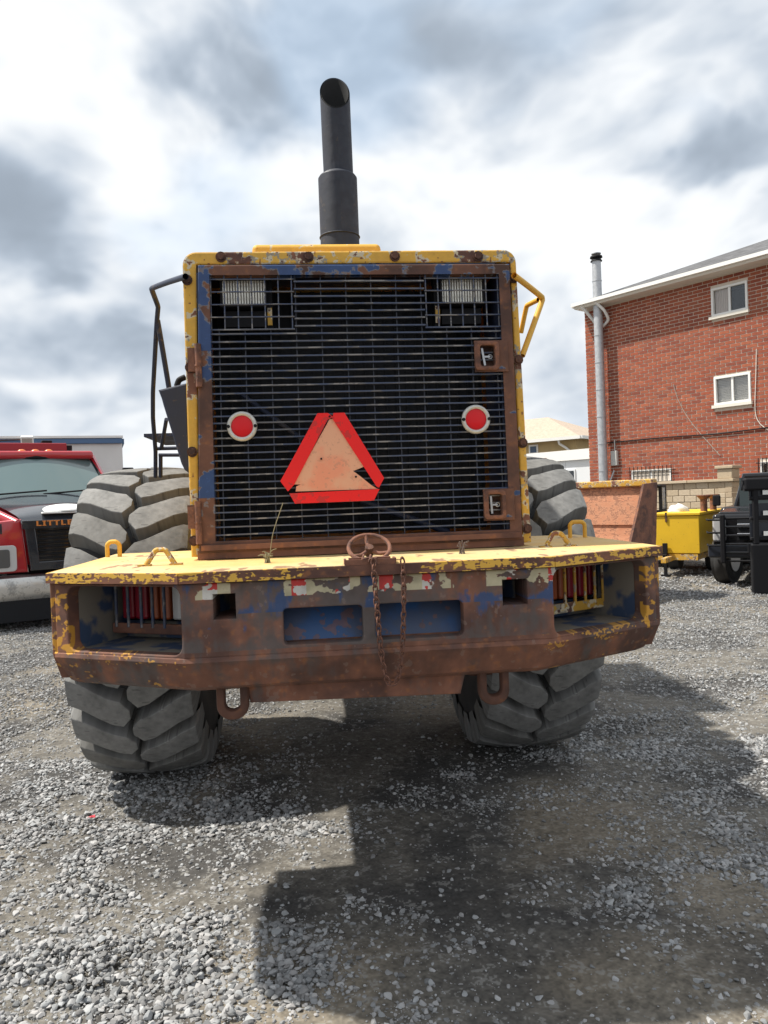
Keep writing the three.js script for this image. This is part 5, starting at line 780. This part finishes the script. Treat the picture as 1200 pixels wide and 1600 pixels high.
{
  const C = atDepth(192, 720, 17), B = thing('box_trailer', 'long white box trailer with blue top rail and floodlight behind the red truck', 'trailer', [C.x, 0, C.z], 20.5 * Math.PI / 180), p = (u, v) => onLocal(B, u, v, 0), yt = p(188, 682).y, Lw = 9.5;
  for (let k = 0; k < 8; k++) mk('side_panel', [rbox(1.186, yt - 1.0, 0.06, 0.006, -0.6 - k * 1.19, (yt - 0.02 + 1.0) / 2, -0.03)], M.trailerWhite || (M.trailerWhite = surf(256, 256, (u, v) => { const n = fbm(u * 8, v * 4, 5, 8); const k2 = 0.60 + 0.12 * n; return [k2, k2 * 0.985, k2 * 0.95, 0.5, n]; })), B, { s: 2, ox: k * 0.3 });
  mk('end_wall', [box(0.06, yt - 1.0, 2.4, -0.03, (yt + 1) / 2, -1.25), box(Lw, yt - 1, 0.06, -Lw / 2, (yt + 1) / 2, -2.45), box(Lw, 0.05, 2.45, -Lw / 2, yt - 0.03, -1.25)], M.trailerWhite, B, { s: 2 });
  const blue = plain(0.07, 0.14, 0.26, 0.5); mk('top_rail', [rbox(Lw, 0.11, 0.09, 0.01, -Lw / 2, yt - 0.10, 0.02), box(0.05, 0.11, 2.4, 0.02, yt - 0.10, -1.25)], blue, B); mk('roof_edge', [box(Lw + 0.04, 0.05, 0.12, -Lw / 2, yt - 0.01, 0.02)], M.trimWhite, B);
  mk('chassis', [box(Lw, 0.18, 1.2, -Lw / 2, 0.9, -1.2)], M.black, B); for (const x of [-1.2, -2.3]) for (const z of [-0.3, -2.1]) mk('wheel', [cyl(0.48, 0.48, 0.3, x, 0.48, z, Math.PI / 2, 0, 0, 28)], M.rubberDark, B);
  for (const z of [-0.4, -2.0]) mk('landing_leg', [box(0.12, 0.85, 0.12, -8.2, 0.425, z)], M.black, B);
  const f = p(44, 690), fl = sub('floodlight', B); mk('body', [rbox(0.24, 0.20, 0.14, 0.02, f.x, f.y, 0.22, 0.25)], M.trimWhite, fl); mk('arm', [bar(V(f.x - 0.6, f.y + 0.02, 0.1), V(f.x, f.y + 0.03, 0.15), 0.014, 6), box(0.05, 0.05, 0.2, f.x, f.y, 0.1)], M.rustDark, fl); mk('lens', [box(0.19, 0.13, 0.01, f.x, f.y - 0.02, 0.30, 0.25)], plain(0.35, 0.34, 0.30, 0.2), fl);
}
// ================================================================ LOOSE STONE
{
  const R = rng(101), geoN = [], geoF = [];
  const pebble = (det, seed) => { const g0 = new THREE.IcosahedronGeometry(1, det), g = g0, p = g.attributes.position; const rr = rng(seed), ax = [0.75 + rr() * 0.6, 0.42 + rr() * 0.28, 0.6 + rr() * 0.4]; const cuts = [...Array(8)].map(() => { const v = V(rr() - 0.5, rr() - 0.5, rr() - 0.5).normalize(); return [v, 0.42 + rr() * 0.3]; }); const v = V(); for (let i = 0; i < p.count; i++) { v.fromBufferAttribute(p, i); const n = 1 + (fbm(v.x * 1.3 + seed * 3.1 + 40, v.y * 1.3 + v.z * 0.9 + 40, 2) - 0.5) * 0.5; v.multiplyScalar(n); for (const [c, d] of cuts) { const k = v.dot(c) - d; if (k > 0) v.addScaledVector(c, -k); } p.setXYZ(i, v.x * ax[0], v.y * ax[1], v.z * ax[2]); } g.computeVertexNormals(); return g; };
  for (let i = 0; i < 4; i++) geoN.push(pebble(1, 11 + i)); for (let i = 0; i < 3; i++) geoF.push(pebble(0, 31 + i));
  const mat = plain(1, 1, 1, 0.9);
  // heaps and bare patches read off the photograph (pixel, radius in metres, weight)
  const heaps = [[60, 1560, 0.45, 1], [200, 1580, 0.4, 1], [330, 1590, 0.3, 0.9], [250, 1470, 0.28, 0.6], [110, 1470, 0.25, 0.7], [420, 1520, 0.22, 1], [350, 1500, 0.22, 0.6], [80, 1300, 0.5, 0.55], [160, 1350, 0.4, 0.5], [40, 1230, 0.6, 0.5], [330, 1260, 0.35, 0.75], [400, 1290, 0.25, 0.7], [500, 1305, 0.18, 0.8], [470, 1350, 0.12, 0.5], [650, 1250, 0.15, 0.5], [720, 1215, 0.12, 0.7], [745, 1255, 0.14, 0.5], [900, 1150, 0.40, 1.0], [970, 1130, 0.4, 0.8], [990, 1200, 0.4, 0.55], [1080, 1180, 0.5, 0.45], [1120, 1260, 0.4, 0.5], [1160, 1340, 0.3, 0.6], [1020, 1330, 0.25, 0.4], [960, 1410, 0.18, 0.6], [1000, 1370, 0.16, 0.4], [740, 1470, 0.14, 0.4], [680, 1580, 0.2, 0.5], [640, 1440, 0.1, 0.3], [560, 1420, 0.08, 0.4], [800, 1300, 0.12, 0.25], [840, 1240, 0.2, 0.35], [1060, 1450, 0.12, 0.3], [1180, 1080, 0.8, 0.6], [1100, 960, 2.5, 0.9], [1180, 930, 3, 0.9], [40, 1060, 1.6, 0.8], [20, 1130, 0.8, 0.6]].map(([u, v, r, w]) => { const g = onGround(u, v); return [g.x, g.z, r, w]; });
  const density = (x, z) => { const dep = -z, bare = sst(-0.75, -0.25, x + 0.15 * Math.sin(z * 3)) * (1 - sst(4.2, 6.5, dep)) * (1 - 0.6 * sst(1.1, 1.9, x)); let d = (0.12 + 0.5 * sst(0.50, 0.70, fbm(x * 1.8 + 60, z * 1.8 + 60, 4))) * (1 - 0.8 * bare); d += 0.55 * sst(5, 8, dep); if (x < -0.5) d += 0.22 * sst(-0.5, -1.2, x); for (const [hx, hz, r, w] of heaps) { const q = ((x - hx) ** 2 + (z - hz) ** 2) / (r * r); if (q < 6) d += w * Math.exp(-q * 1.2); } d *= 0.35 + 1.1 * sst(0.35, 0.62, fbm(x * 6 + 20, z * 6 + 90, 3)); return d; };
  const jobs = [
    { geos: geoN, n: 150000, x: (z) => 0.62 * -z + 0.25, z0: -1.75, z1: -4.6, s: () => 0.0025 + 0.0165 * R() ** 3.4, name: 'near' },
    { geos: geoF, n: 150000, x: (z) => 0.62 * -z + 0.6, z0: -4.3, z1: -11, s: () => 0.005 + 0.014 * R() ** 2.5, name: 'mid' },
    { geos: geoF, n: 60000, x: (z) => 0.60 * -z + 1, z0: -10.5, z1: -24, s: () => 0.014 + 0.02 * R() ** 2, name: 'far' }];
  const q = new THREE.Quaternion(), e = new THREE.Euler(), mm = new THREE.Matrix4(), col = new THREE.Color(), lists = new Map();
  for (const j of jobs) for (let i = 0; i < j.n; i++) {
    const z = lerp(j.z0, j.z1, R() ** (j.name === 'near' ? 0.9 : 1)), x = (R() * 2 - 1) * j.x(z), d = density(x, z); let s = j.s(); if (j.name === 'near' && d > 0.75 && s > 0.008) s *= 1.25;
    if (R() > d * (s > 0.012 && j.name === 'near' ? 0.8 : 1)) continue;
    const g = j.geos[Math.floor(R() * j.geos.length)]; if (!lists.has(g)) lists.set(g, []);
    e.set((R() - 0.5) * 0.9, R() * 6.28, (R() - 0.5) * 0.9); q.setFromEuler(e);
    const pile = Math.max(0, d - 0.7) * 0.012 * R();
    const k = 0.15 + 0.25 * R() ** 1.2, w = (R() - 0.5) * 0.06;
    lists.get(g).push([x, groundY(x, z) + s * (R() < 0.45 ? -0.12 : 0.15) + pile, z, q.clone(), s, s * (0.7 + 0.5 * R()), k * (1 + w), k, k * (1 - w * 0.6)]);
  }
  const root = new THREE.Group(); root.name = 'loose_gravel'; root.userData = { kind: 'stuff', label: 'loose pale grey crushed stone scattered over the yard', category: 'gravel' }; scene.add(root);
  for (const [g, l] of lists) { const im = new THREE.InstancedMesh(g, mat, l.length); im.name = 'stones'; im.userData.kind = 'stuff'; l.forEach((o, i) => { mm.compose(V(o[0], o[1], o[2]), o[3], V(o[4], o[5], o[4])); im.setMatrixAt(i, mm); im.setColorAt(i, col.setRGB(o[6], o[7], o[8])); }); im.castShadow = im.receiveShadow = true; root.add(im); }
  console.log('stones', [...lists.values()].reduce((a, l) => a + l.length, 0));
  const g = onGround(143, 1281), sc = mk('plastic_scrap', [box(0.035, 0.004, 0.012, 0, 0.02, 0, 0.2, 0.3, 0.15), box(0.02, 0.004, 0.01, 0.012, 0.022, 0.006, 0.1, -0.4, -0.2)], plain(0.55, 0.05, 0.07, 0.5), scene); sc.position.set(g.x, groundY(g.x, g.z), g.z); tag(sc, 'tiny torn red plastic scrap lying on the gravel', 'litter');
}
renderer.render(scene, camera);
